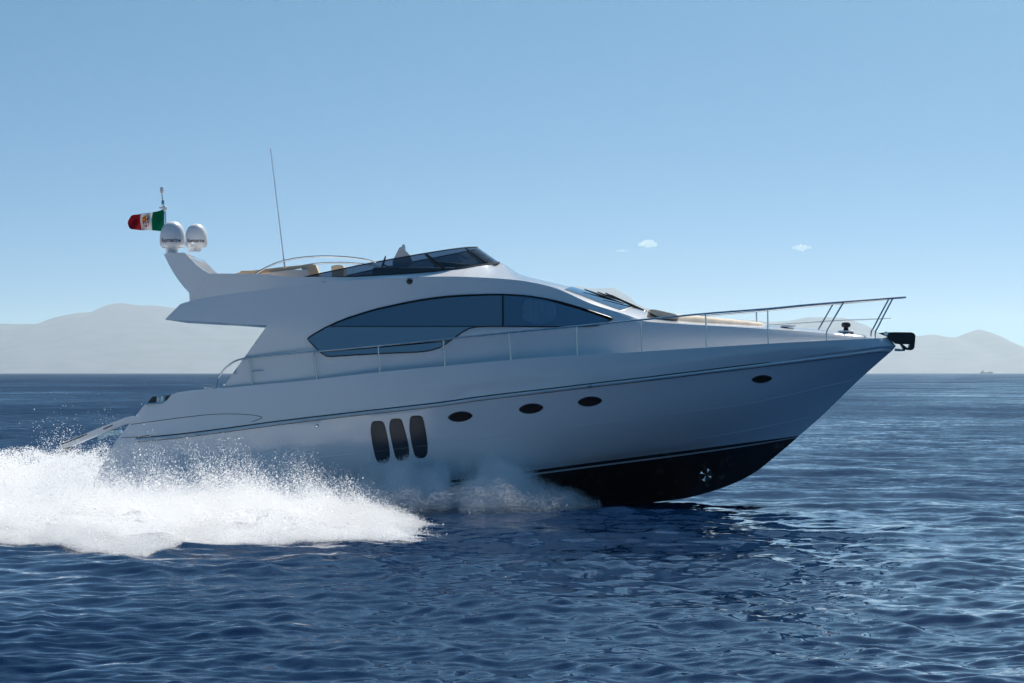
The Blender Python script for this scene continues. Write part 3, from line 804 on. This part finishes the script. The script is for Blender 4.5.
# helm console with dark dash, wheel and helm seat
mb = MB(); c = P(402, 274, .6); mb.box((P(415,274,.6)[0], -.55, c[2]-.02), 1.9, 1.5, .30, bev=.06); mb.build('dashboard', M_wood, fly)
mb = MB(); c = P(455, 266, .5); mb.box((c[0], 0, c[2]-.02), .95, 2.0, .16, bev=.05, ang=R(6)); mb.build('dash_cowl', M_wood, fly)
mb = MB(); slab(mb, [(392.5,262),(394.5,257),(399.2,247.8),(401.4,246.6),(404.5,249.4),(409.6,254.8),(411.5,259),(406,272),(394,272)], .95, .35); mb.build('helm_console', M_white, fly, smooth=30)
mb = MB(); slab(mb, [(401.4,247.2),(402.2,244.8),(403.4,244.2),(404.8,244.9),(405.6,250)], .8, .62); mb.build('instrument_pod', M_steel, fly, smooth=30)
mb = MB(); wc = Vector(P(383, 264.5, .65)); mb.tube([wc + Vector((.06*math.sin(a), .2*math.cos(a), .19*math.sin(a))) for a in np.linspace(0, 2*math.pi, 25)[:-1]], .014, 6, closed=True)
mb.tube([wc, wc + Vector((.22, 0, -.1))], .02, 6)
for a in (.5, 2.6, 4.7): mb.tube([wc, wc + Vector((.06*math.sin(a), .2*math.cos(a), .19*math.sin(a)))], .009, 5)
mb.build('steering_wheel', M_dark, fly)
def seat(x0, x1, ytop, ybot, h0, h1, name='seat', m=M_cream):
    a = P(x0, ytop, max(h0, h1)); b = P(x1, ybot, max(h0, h1)); mb = MB()
    mb.box(((a[0]+b[0])/2, -(h0+h1)/2, (a[2]+b[2])/2), b[0]-a[0], abs(h1-h0), a[2]-b[2], bev=.035); return mb.build(name, m, fly)
# settee along the starboard side: long low backrest, end backrest, mate seat
mb = MB(); slab(mb, [(234,273.8),(240,272.2),(262,269.4),(282,267),(301,265.2),(301.5,268),(290,270),(262,273.5),(245,277),(234,277)], 1.72, 1.52); mb.build('settee_backrest', M_cream, fly, smooth=30)
mb = MB(); slab(mb, [(301.5,265),(313,264.1),(315.5,265),(319.5,274.6),(318,280),(309,280),(308.4,271),(301.8,270)], 1.70, .9); mb.build('settee_end', M_cream, fly, smooth=30)
mb = MB(); slab(mb, [(270,272.3),(290,269.8),(308,269.6),(308.6,281),(270,281)], 1.78, 1.45); mb.build('settee_base', M_white, fly, smooth=30)
mb = MB(); slab(mb, [(331,266.2),(337,264.8),(342.5,265.2),(344,268),(343,284),(333,284)], .2, -.9); mb.build('mate_seat', M_cream, fly, smooth=30)
seat(240, 300, 270.4, 276, -1.1, -1.75, 'settee_far', M_cream)
# steel grab rails arching over the flybridge coaming
for sg in (1, -1):
    mb = MB(); pts = [P(*p) for p in ((255,273.8,1.93),(264,268.6,1.91),(276,263.2,1.90),(290,259.4,1.90),(305,257.2,1.89),(320,256.3,1.87),(336,256.5,1.85),(352,257.6,1.82),(366,259.6,1.78),(376,262.2,1.76))]
    mb.tube([(x, y*sg, z) for x, y, z in smooth_line(pts, 4)], .02, 8); mb.build('grab_rail', M_steel, fly)
# whip antenna
mb = MB(); b0 = Vector(P(284.8, 268, 1.75)); b1 = Vector(P(270.6, 149.6, 1.75)); mb.tube([b0, b0.lerp(b1, .08), b0.lerp(b1, .081), b0.lerp(b1, .5), b1], [.022,.022,.013,.010,.006], 6)
mb.lathe(b1 + Vector((0,0,-.02)), [(.012,0),(.012,.03),(.001,.035)], 6); mb.build('whip_antenna', M_white, yacht)
# side lamp below the windscreen, small steel fitting
mb = MB(); c = side(409.5, 281.3, .0); mb.lathe((c[0], c[1]+.02, c[2]), [(.001,-.075),(.05,-.065),(.07,-.03),(.075,.02)], 18, axis=(0,1,0)); mb.build('navigation_light', M_dark, cabin)
mb = MB(); c = side(323.5, 282.6, .0); mb.box((c[0], c[1], c[2]), .10, .05, .03, bev=.01); mb.build('deck_fitting', M_steel, cabin)

# ---- radar arch with two satellite domes, mast and flag staff
LEG = [(163.7,254),(168,253),(174,252.6),(184,252.5),(189.5,258),(196,264.6),(203,270),(209,273.4),(205,281),(193,296),(189.6,300),(189.2,292.6),(184.5,288),(179,281),(173.5,273),(168.4,264)]
for sg in (1, -1):
    mb = MB(); slab(mb, LEG, 2.085, 1.80)
    if sg < 0: mb.v = [(x, -y, z) for x, y, z in mb.v]
    mb.build('radar_arch_leg' , M_gel, yacht, smooth=25)
mb = MB(); a = P(163.7,254,2.0)
cb = [(164.2,253.9),(184,252.6),(188.5,257.2),(182,259.5),(170,260.5)]
slab(mb, cb, 1.799, -1.799); mb.build('radar_arch_beam', M_gel, yacht, smooth=25)

def radome(px, pyb, y, sc_, turn):
    q = P(px, pyb, -y); c = Vector((q[0], y, q[2])); mb = MB()
    r = .292*sc_
    prof = [(.12,-.02),(.125,.05),(.16,.065),(.17,.085),(.24,.10),(.275,.135),(.288,.18),(.292,.25),(.289,.33),(.279,.40),(.261,.47),(.233,.54),(.194,.60),(.145,.645),(.09,.672),(.04,.684),(.001,.687)]
    mb.lathe(c, [(a*sc_, b*sc_) for a, b in prof], 40)
    for k in range(10):
        a = k*.628; mb.box(c + Vector((math.cos(a)*.215*sc_, math.sin(a)*.215*sc_, .095*sc_)), .05, .05, .035, bev=.008)
    ob = mb.build('radome', M_white, yacht, smooth=40)
    cu = bpy.data.curves.new('t', 'FONT'); cu.body = 'Raymarine'; cu.size = .115*sc_; cu.align_x = 'CENTER'; cu.align_y = 'CENTER'; cu.extrude = 0; cu.offset = .0022
    to = bpy.data.objects.new('t', cu); COL.objects.link(to); bpy.context.view_layer.update()
    me = bpy.data.meshes.new_from_object(to.evaluated_get(bpy.context.evaluated_depsgraph_get())); bpy.data.objects.remove(to)
    rr = .2935*sc_; zc = .245*sc_
    bm = bmesh.new(); bm.from_mesh(me); bmesh.ops.triangulate(bm, faces=bm.faces); bmesh.ops.subdivide_edges(bm, edges=[e for e in bm.edges if e.calc_length() > .03], cuts=1)
    for v in bm.verts:
        a = v.co.x/rr + turn
        v.co = Vector((c.x + rr*math.sin(a), c.y - rr*math.cos(a), c.z + zc + v.co.y*1.1)) - Vector(YC)
    bm.to_mesh(me); bm.free(); me.name = 'lettering'; me.materials.clear(); me.materials.append(M_ink)
    lo_ = bpy.data.objects.new('lettering', me); COL.objects.link(lo_); lo_.parent = ob
    return ob
radome(172.6, 251.6, -1.78, 1.0, -.04)
radome(196.2, 250.6, 1.72, .93, .05)
mb = MB(); c = Vector(P(191, 249.6, 1.2)); mb.lathe(c - Vector((0,0,.05)), [(.06,0),(.06,.08),(.075,.1),(.075,.18),(.05,.21),(.001,.215)], 16); mb.build('horn', M_white, yacht)
mb = MB()
mp = [Vector(P(*p)) for p in ((167,253,1.35),(165.9,236,1.35),(165.4,221,1.35),(165.0,209,1.35))]
mb.tube(mp, .018, 8); up_ = [Vector(P(*p)) for p in ((163.4,209.5,1.35),(162.9,203,1.35),(162.1,196,1.35),(161.8,191,1.35))]; mb.tube(up_, .014, 8)
mast = mb.build('light_mast', M_steel, yacht)
mb = MB(); t_ = up_[-1]; mb.lathe(t_ - Vector((0,0,.06)), [(.02,0),(.035,.01),(.035,.04),(.042,.045),(.042,.12),(.03,.15),(.001,.155)], 14); mb.build('anchor_light', M_white, mast)
mb = MB(); mb.lathe(up_[1] - Vector((0,0,.05)), [(.015,0),(.035,.02),(.035,.09),(.015,.12)], 12); mb.build('mast_collar', M_steel, mast)
mb = MB()
mb.lathe(mp[-1] - Vector((0,0,.05)), [(.02,0),(.045,.02),(.045,.09),(.02,.12)], 12); mb.box(mp[-1] + Vector((-.05, 0, .03)), .16, .05, .04, bev=.01); mb.build('mast_bracket', M_white, mast)

# ---- stern: fairlead in the quarter, boarding ladder/gangway, cleat
def both(name, mats, fn):
    for sg in (1, -1):
        mb = MB(); fn(mb)
        if sg < 0: mb.v = [(x, -y, z) for x, y, z in mb.v]
        mb.build(name, mats, yacht)
def fairlead(mb):
    mb.tube([P(145.5,404,2.30), P(152.5,396,2.30), P(172.6,394.2,2.31)], .022, 8); mb.tube([P(145.5,403.8,2.31), P(163.5,402.8,2.31)], .025, 8)
    slab(mb, [(146.5,403.4),(152.5,397),(156,396.8),(156,403)], 2.30, 2.12, m=1)
    for px in (157.2, 162.6): mb.tube([P(px, 403, 2.26), P(px+.3, 395.6, 2.26)], .035, 10)
    slab(mb, [(164.4,402.8),(168,399),(172.6,394.6),(168.5,394.7),(165.4,397)], 2.30, 2.2, m=1)
both('fairlead', [M_steel, M_dark], fairlead)
def cleat(mb):
    c = P(208, 387.6, 2.30); mb.box((c[0], c[1], c[2]), .18, .06, .05, bev=.015); mb.tube([(c[0]-.12, c[1], c[2]+.05), (c[0]+.12, c[1], c[2]+.05)], .015, 8)
both('cleat', M_steel, cleat)
mb = MB()
slab(mb, [(131,416.2),(133,421),(118,426.5),(100,434),(85,440.2),(71,446.2),(64.6,448),(61,445),(60.2,443.2),(75,437.6),(92,430.8),(110,423.6),(123,418.4)], 1.55, .95)
gang = mb.build('gangway', M_white, yacht, smooth=30)
mb = MB(); slab(mb, [(61,443.6),(75,438.4),(87,433.6),(87,434.8),(75,439.8),(61.5,445)], 1.555, .945); mb.build('gangway_edge', M_dark, gang)
mb = MB(); slab(mb, [(103,428.6),(112.5,424.6),(112.8,425.8),(103.4,429.9)], 1.556, 1.50); mb.build('gangway_badge', M_ink, gang)
mb = MB(); slab(mb, [(96.5,433.6),(103,431.6),(120,430),(122,433.6),(108,436),(101,439.4),(98,438.6)], 1.4, 1.1); mb.build('gangway_strut', M_steel, gang, smooth=30)
for px in (66.5, 70): 
    mb = MB(); c = P(px, 448, 1.25); mb.tube([(c[0], -1.5, c[2]), (c[0], -1.0, c[2])], .04, 10); mb.build('gangway_roller', M_dark, gang)

# ---- ensign on the staff: green, white, red with the quartered naval arms
def make_flag():
    nu, nv = 72, 44
    top = pchip([0,.12,.33,.6,.88,.96,1], [208.6,210.4,212.2,214.0,214.9,216.2,218.2]); bot = pchip([0,.12,.33,.6,.88,.96,1], [231.4,231.2,230.6,230.2,229.8,229.0,227.2])
    mats = [simple('flag_green', (.0,.15,.07), .8), simple('flag_white', (.75,.75,.74), .8), simple('flag_red', (.55,.02,.03), .8), simple('flag_blue', (.03,.07,.25), .8), simple('flag_gold', (.6,.38,.05), .8)]
    for m_ in mats:
        m_.node_tree.nodes['Principled BSDF'].inputs['Specular IOR Level'].default_value = .1
    mb = MB(); rows = []
    for j in range(nv+1):
        v = j/nv; r_ = []
        for i in range(nu+1):
            u = i/nu; x = 164.2 + (129.8-164.2)*u + .9*math.sin(v*3.1)*(-u)
            y = float(top(u)) + (float(bot(u))-float(top(u)))*v
            p = Vector(P(x, y, 1.35)); p.y += .11*math.sin(u*8.5+v*2.6)*min(1, u*3) + .05*math.sin(u*19-v*5)*min(1, u*2) - .12*u
            r_.append(p)
        rows.append(r_)
    ids = [[mb.vert(p) for p in r_] for r_ in rows]
    for j in range(nv):
        for i in range(nu):
            u, v = (i+.5)/nu, (j+.5)/nv
            m_ = 0 if u < .335 else (1 if u < .66 else 2)
            su, sv = (u-.50)/.105, (v-.52)/.30
            lim = 1.0 if sv < .35 else math.sqrt(max(0, 1-((sv-.35)/.65)**2))
            if abs(su) < lim and abs(sv) < 1:
                if abs(su) > lim-.12: m_ = 4
                elif su > 0 and sv < 0: m_ = 4 if (su-.5)**2 + (sv+.5)**2 < .07 else 2
                elif su <= 0 and sv < 0: m_ = 2 if abs(su+.48) < .13 or abs(sv+.5) < .13 else 1
                elif su > 0: m_ = 1 if abs(su-.45) < .13 or abs(sv-.42) < .13 else 3
                else: m_ = 1 if abs(su+.45) < .13 or abs(sv-.42) < .13 else 2
            if abs(su) < .7 and -1.28 < sv < -1.0: m_ = 4
            mb.face((ids[j][i], ids[j][i+1], ids[j+1][i+1], ids[j+1][i]), m_)
    o = mb.build('ensign', mats, smooth=180)
    tag(o, 'green, white and red ensign with a coat of arms, flying from the mast', 'flag')
make_flag()

# ------------------------------------------------------------------ spray and foam
def foam_material(name, rough_white=.93, trans=.45):
    m = bpy.data.materials.new(name); m.use_nodes = True; t = m.node_tree; t.nodes.clear()
    o = t.nodes.new('ShaderNodeOutputMaterial'); d = t.nodes.new('ShaderNodeBsdfDiffuse'); tr = t.nodes.new('ShaderNodeBsdfTranslucent')
    d.inputs['Color'].default_value = (rough_white,)*3 + (1,); tr.inputs['Color'].default_value = (rough_white,)*3 + (1,)
    mx = t.nodes.new('ShaderNodeMixShader'); mx.inputs[0].default_value = trans
    t.links.new(d.outputs[0], mx.inputs[1]); t.links.new(tr.outputs[0], mx.inputs[2]); t.links.new(mx.outputs[0], o.inputs['Surface'])
    return m
M_foam = foam_material('spray_drops', .96, .46)
M_sheet = foam_material('foam_sheet', .90, .25)
def points_object(name, co, rad, m):
    me = bpy.data.meshes.new(name); me.vertices.add(len(co)); me.vertices.foreach_set('co', co.astype(np.float32).ravel())
    at = me.attributes.new('drop_radius', 'FLOAT', 'POINT'); at.data.foreach_set('value', rad.astype(np.float32))
    me.materials.append(m)
    ob = bpy.data.objects.new(name, me); COL.objects.link(ob)
    g = bpy.data.node_groups.new(name + '_drops', 'GeometryNodeTree')
    g.interface.new_socket('Geometry', in_out='INPUT', socket_type='NodeSocketGeometry'); g.interface.new_socket('Geometry', in_out='OUTPUT', socket_type='NodeSocketGeometry')
    i = g.nodes.new('NodeGroupInput'); o = g.nodes.new('NodeGroupOutput'); mp_ = g.nodes.new('GeometryNodeMeshToPoints'); na = g.nodes.new('GeometryNodeInputNamedAttribute')
    na.data_type = 'FLOAT'; na.inputs['Name'].default_value = 'drop_radius'; sm = g.nodes.new('GeometryNodeSetMaterial'); sm.inputs['Material'].default_value = m
    g.links.new(i.outputs[0], mp_.inputs['Mesh']); g.links.new(na.outputs[0], mp_.inputs['Radius']); g.links.new(mp_.outputs[0], sm.inputs[0]); g.links.new(sm.outputs[0], o.inputs[0])
    md_ = ob.modifiers.new('drops', 'NODES'); md_.node_group = g
    return ob
EDGE = [(-160,538),(-80,541),(0,541),(40,546),(79,551),(110,552),(145,553),(170,548),(189,545),(264,543),(351,541),(400,540),(425,541),(433,541)]
ex = []; ey = []
for px, py in EDGE:
    d = CAM_Z*F/(py-373); ex.append((px-512)*d/F); ey.append(d-CAM_D)
_ox = np.arange(-25, 3, .02); _on = (fbm(_ox*1.1+30, _ox*0, o=4, seed=21)-.5)*1.6
def outer_y(x):
    return np.interp(x, ex, ey) + np.interp(x, _ox, _on)
_gx = np.arange(-20, 3, .05); _gy = np.arange(-20, 7, .06); _GX, _GY = np.meshgrid(_gx, _gy, indexing='ij')
def field(fx, fy, o, seed):
    g = fbm(_GX*fx, _GY*fy, o=o, seed=seed)
    def f(x, y):
        u = np.clip((x+20)/.05, 0, len(_gx)-1.001); v = np.clip((y+20)/.06, 0, len(_gy)-1.001)
        i = u.astype(int); j = v.astype(int); u = u-i; v = v-j
        return g[i,j]*(1-u)*(1-v) + g[i+1,j]*u*(1-v) + g[i,j+1]*(1-u)*v + g[i+1,j+1]*u*v
    return f
LONG_WAVES = [q for q in WAVES if q[0] > 1.2]
def swell(x, y):
    z = np.zeros_like(x)
    for lam, th, a_, ph in LONG_WAVES: z += a_*np.cos(2*math.pi/lam*(x*math.cos(th) + y*math.sin(th)) + ph)
    return z
# height of the spray over the water, along the boat
HX = np.array([-16,-13,-11,-9.6,-8.6,-8.0,-7.2,-6.2,-5.0,-4.0,-3.3,-2.6,-2.0,-1.5])
HZ = np.array([.90,.87,.78,.90,1.32,1.36,1.22,1.14,1.14,1.04,.84,.56,.30,.05])
F_front = field(0, .8, 3, 5); F_pl = field(1.3, .7, 4, 33); F_spk = field(3.4, 1.5, 3, 44); F_clump = field(2.2, 1.8, 4, 47)
def spray_points(n):
    x = rng.uniform(-16.5, -1.0, n); yo = outer_y(x); v = rng.uniform(0, 1, n)**.9
    y = yo + (-2.2 - yo)*v
    front = -1.95 - .55*v + (F_front(x, y)-.5)*.9 - np.maximum(0, v-.55)*2.4 + rng.normal(0, .22, n)
    k = x < front; x, y, v = x[k], y[k], v[k]; n = len(x)
    base = np.interp(x, HX, HZ)
    prof = np.interp(v, [0,.06,.2,.45,.75,1], [.10,.25,.55,1.0,1.05,.85])
    sp = np.clip((F_pl(x, y)-.28)/.44, 0, 1)
    Hh = base*prof*(.34 + .46*sp + .42*np.clip(F_spk(x, y)-.5, 0, 1)*2)
    z = Hh*np.minimum(rng.gamma(1.25, .29, n), 1.5 + rng.exponential(.22, n))
    clump = np.clip(F_clump(x + z*.5, y)*3.2 - 1.05, .05, 1)           # ropes and gaps, stretched aft as they rise
    k = (rng.uniform(0, 1, n) < np.where(z < .22*base, 1, clump)) & (z < 2.0*base*prof + .06)
    x, y, z = x[k], y[k], z[k]
    k = rng.uniform(0, 1, len(x)) < .30 + .9*fbm(x*2.6, y*1.1, z*2.6, o=2, seed=61)
    x, y, z = x[k], y[k], z[k]
    r = np.clip(rng.lognormal(math.log(.0044), .40, len(x)), .002, .020)
    big = rng.uniform(0, 1, len(x)) < .012
    r = np.where(big, r*2.0, r)
    x = x - z*.35 + rng.normal(0, .02, len(x)); z = z + swell(x, y) - .02
    return np.stack([x, y, z], -1), r
co, ra = spray_points(5600000)
# stern wash behind the transom
n = 420000
x = rng.uniform(-17, -9.2, n); y = rng.uniform(-3.2, 6.0, n)
Hh = np.interp(x, [-17,-12,-10.2,-9.3,-9.0],[.78,.80,.85,.5,.1])*(.45+.9*fbm(x*1.0, y*.9, o=4, seed=71))
z = Hh*np.minimum(rng.gamma(1.7, .36, n), 1.1 + rng.uniform(0, .2, n)); z = z*np.interp(y, [-3.2, -1.0, .2, 1.2], [.42, .42, .7, 1.0]); keep = (z < 1.9) & ((x < -9.75 - .35*z) | (z < .3))
x, y, z = x[keep], y[keep], z[keep]; r = np.clip(rng.lognormal(math.log(.0062), .38, len(x)), .002, .018)
co = np.concatenate([co, np.stack([x, y, z], -1)]); ra = np.concatenate([ra, r])
sp_ob = points_object('spray', co, ra, M_foam)
tag(sp_ob, 'bright white spray thrown up beside and behind the stern', 'spray', kind='stuff')
# bow mist in the hull's shade
n = 2300000
x = rng.uniform(-3.4, 2.0, n)
hull_y = -np.interp(x, [-3,-1,0,1,2,2.6], [2.0,1.85,1.6,1.3,.95,.75])
v = rng.gamma(1.3, .9, n); y = hull_y + .05 - v
top = np.interp(x, [-3,-1.5,-.4,.2,.9,1.5,2.0,2.3], [.80,.80,.86,.76,.50,.30,.12,.04])*(.55+.9*fbm(x*2.2, y*.6, o=4, seed=81))
z = top*rng.beta(1.2, 1.9, n)*1.5*np.exp(-v*.18); keep = (v < 4.2) & (rng.uniform(0,1,n) < np.clip((fbm(x*2.4, y*.8, z*1.5, o=3, seed=91)-.22)*1.7, 0, 1)*np.interp(x, [-3,-.6,.2,.8,1.4,1.9], [1,1,.6,.22,.07,.01]))
x, y, z = x[keep], y[keep], z[keep]; z = z + swell(x, y)*.5
r = np.clip(rng.lognormal(math.log(.0031), .35, len(x)), .0015, .012)
mi = points_object('bow_mist', np.stack([x, y, z], -1), r, M_foam)
tag(mi, 'thin bluish mist along the black bottom of the hull where the bow meets the water', 'mist', kind='stuff')
# the churned foam lying on the sea
def foam_sheet():
    xs = np.arange(-20, -1.0, .11); nv = 150
    X = np.repeat(xs[:,None], nv, 1); V = np.repeat(np.linspace(-.06, 1, nv)[None,:], len(xs), 0)
    YO = outer_y(xs)[:,None]; Y = YO + (5.5 - YO)*V
    lump = fbm(X*1.4, Y*1.1, o=5, seed=101); fine = fbm(X*5, Y*4, o=3, seed=111)
    rise = np.clip(V/.22, 0, 1)
    Z = sea_height(X, Y) + .012 + rise*(.10 + .38*lump**1.5) + .05*fine*rise
    mask = (V + (fbm(X*1.6, Y*2.6, o=4, seed=121)-.52)*.34 > .085)
    front = -3.1 - .5*np.clip(V*2, 0, 1) + (fbm(Y*.9, X*0, o=3, seed=5)-.5)*1.4 - np.maximum(0, V-.35)*5
    mask &= X < front
    inside = (np.abs(Y) < 2.1) & (X > -9.5)
    mask &= ~inside
    mb = MB(); idx = -np.ones(X.shape, int); q = 0
    ok = mask[:-1,:-1] & mask[1:,:-1] & mask[:-1,1:] & mask[1:,1:]
    used = np.zeros_like(mask)
    used[:-1,:-1] |= ok; used[1:,:-1] |= ok; used[:-1,1:] |= ok; used[1:,1:] |= ok
    idx[used] = np.arange(used.sum())
    co = np.stack([X, Y, Z], -1)[used].astype(np.float32)
    I, J = np.nonzero(ok)
    quads = np.stack([idx[I,J], idx[I+1,J], idx[I+1,J+1], idx[I,J+1]], -1).astype(np.int32)
    me = bpy.data.meshes.new('foam'); me.from_pydata(co.tolist(), [], quads.tolist())
    me.polygons.foreach_set('use_smooth', np.ones(len(quads), bool)); me.update()
    me.materials.append(M_sheet)
    o = bpy.data.objects.new('foam', me); COL.objects.link(o)
    tag(o, 'churned white foam spread over the water beside and behind the yacht', 'foam', kind='stuff')
foam_sheet()

# ------------------------------------------------------------------ small far things: clouds and a ship
def cloud(px, py, wpx, hpx, seed, label):
    D0 = 70000.0; k = D0/F
    rg = random.Random(seed); bm = bmesh.new()
    for i in range(18):
        u = -.5 + i/17 + rg.uniform(-.03, .03); sz = (1-abs(u)*1.3)*rg.uniform(.5, 1)*hpx*.42*k
        r_ = bmesh.ops.create_icosphere(bm, subdivisions=2, radius=max(sz, hpx*.2*k, wpx*.05*k))
        c = Vector((u*wpx*k, rg.uniform(-.2, .2)*hpx*k, rg.uniform(-.15, .25)*hpx*k*(1-1.6*abs(u))))
        for v in r_['verts']: v.co = v.co*rg.uniform(.9, 1.1) + c
    me = bpy.data.meshes.new('cloud'); bm.to_mesh(me); bm.free()
    me.materials.append(M_cloud)
    o = bpy.data.objects.new('cloud', me); COL.objects.link(o)
    o.location = ((px-512)*k, D0-CAM_D, CAM_Z + (373-py)*k)
    tag(o, label, 'cloud', 'small clouds over the horizon')
m = bpy.data.materials.new('cloud_vapour'); m.use_nodes = True; t = m.node_tree; t.nodes.clear()
o_ = t.nodes.new('ShaderNodeOutputMaterial'); v_ = t.nodes.new('ShaderNodeVolumePrincipled'); v_.inputs['Color'].default_value = (1,1,1,1); v_.inputs['Density'].default_value = .008; v_.inputs['Anisotropy'].default_value = .3
t.links.new(v_.outputs[0], o_.inputs['Volume']); M_cloud = m
cloud(648, 244.5, 15, 12, 1, 'small bright white cloud, the biggest of those above the cabin front')
cloud(622, 251, 12, 4, 2, 'faint wisp of cloud just left of the bright one above the cabin front')
cloud(801.5, 248, 16, 8, 3, 'small flat white cloud above the bow rail')
ship = thing('cargo_ship', ((986-512)*13000/F, 13000-CAM_D, 0), 'tiny grey ship far off on the horizon at the right', 'ship')
k = 13000/F; x0 = (986-512)*k
def shipbox(name, a, b, h0, h1, yw):
    mb = MB(); mb.box((x0 + (a+b)/2*k, 13000-CAM_D, (h0+h1)/2), (b-a)*k, yw, h1-h0, bev=.6); return mb.build(name, M_shipg, ship)
M_shipg = simple('ship_grey', (.16,.17,.19), .6)
mb = MB(); rows = []
for t in np.linspace(0, 1, 14):
    X = x0 + (-6 + 13*t)*k; hw = 8*min(1, (1-t)*5, .5+t*4); rows.append([(X, 13000-CAM_D+hw*s_, z) for s_, z in ((-1,6 + 2*t*t),(-.8,-1),(.8,-1),(1,6+2*t*t))])
mb.grid(rows, close=True); mb.face([0,1,2,3]); mb.build('hull', M_shipg, ship, smooth=20)
shipbox('bridge', -4.4, -2.4, 6, 13, 12); shipbox('deckhouse', 2.6, 5, 6, 9.4, 11)
mb = MB(); mb.tube([(x0-3.2*k, 13000-CAM_D, 12), (x0-3.2*k, 13000-CAM_D, 17)], 1.1, 8); mb.build('funnel', M_shipg, ship)
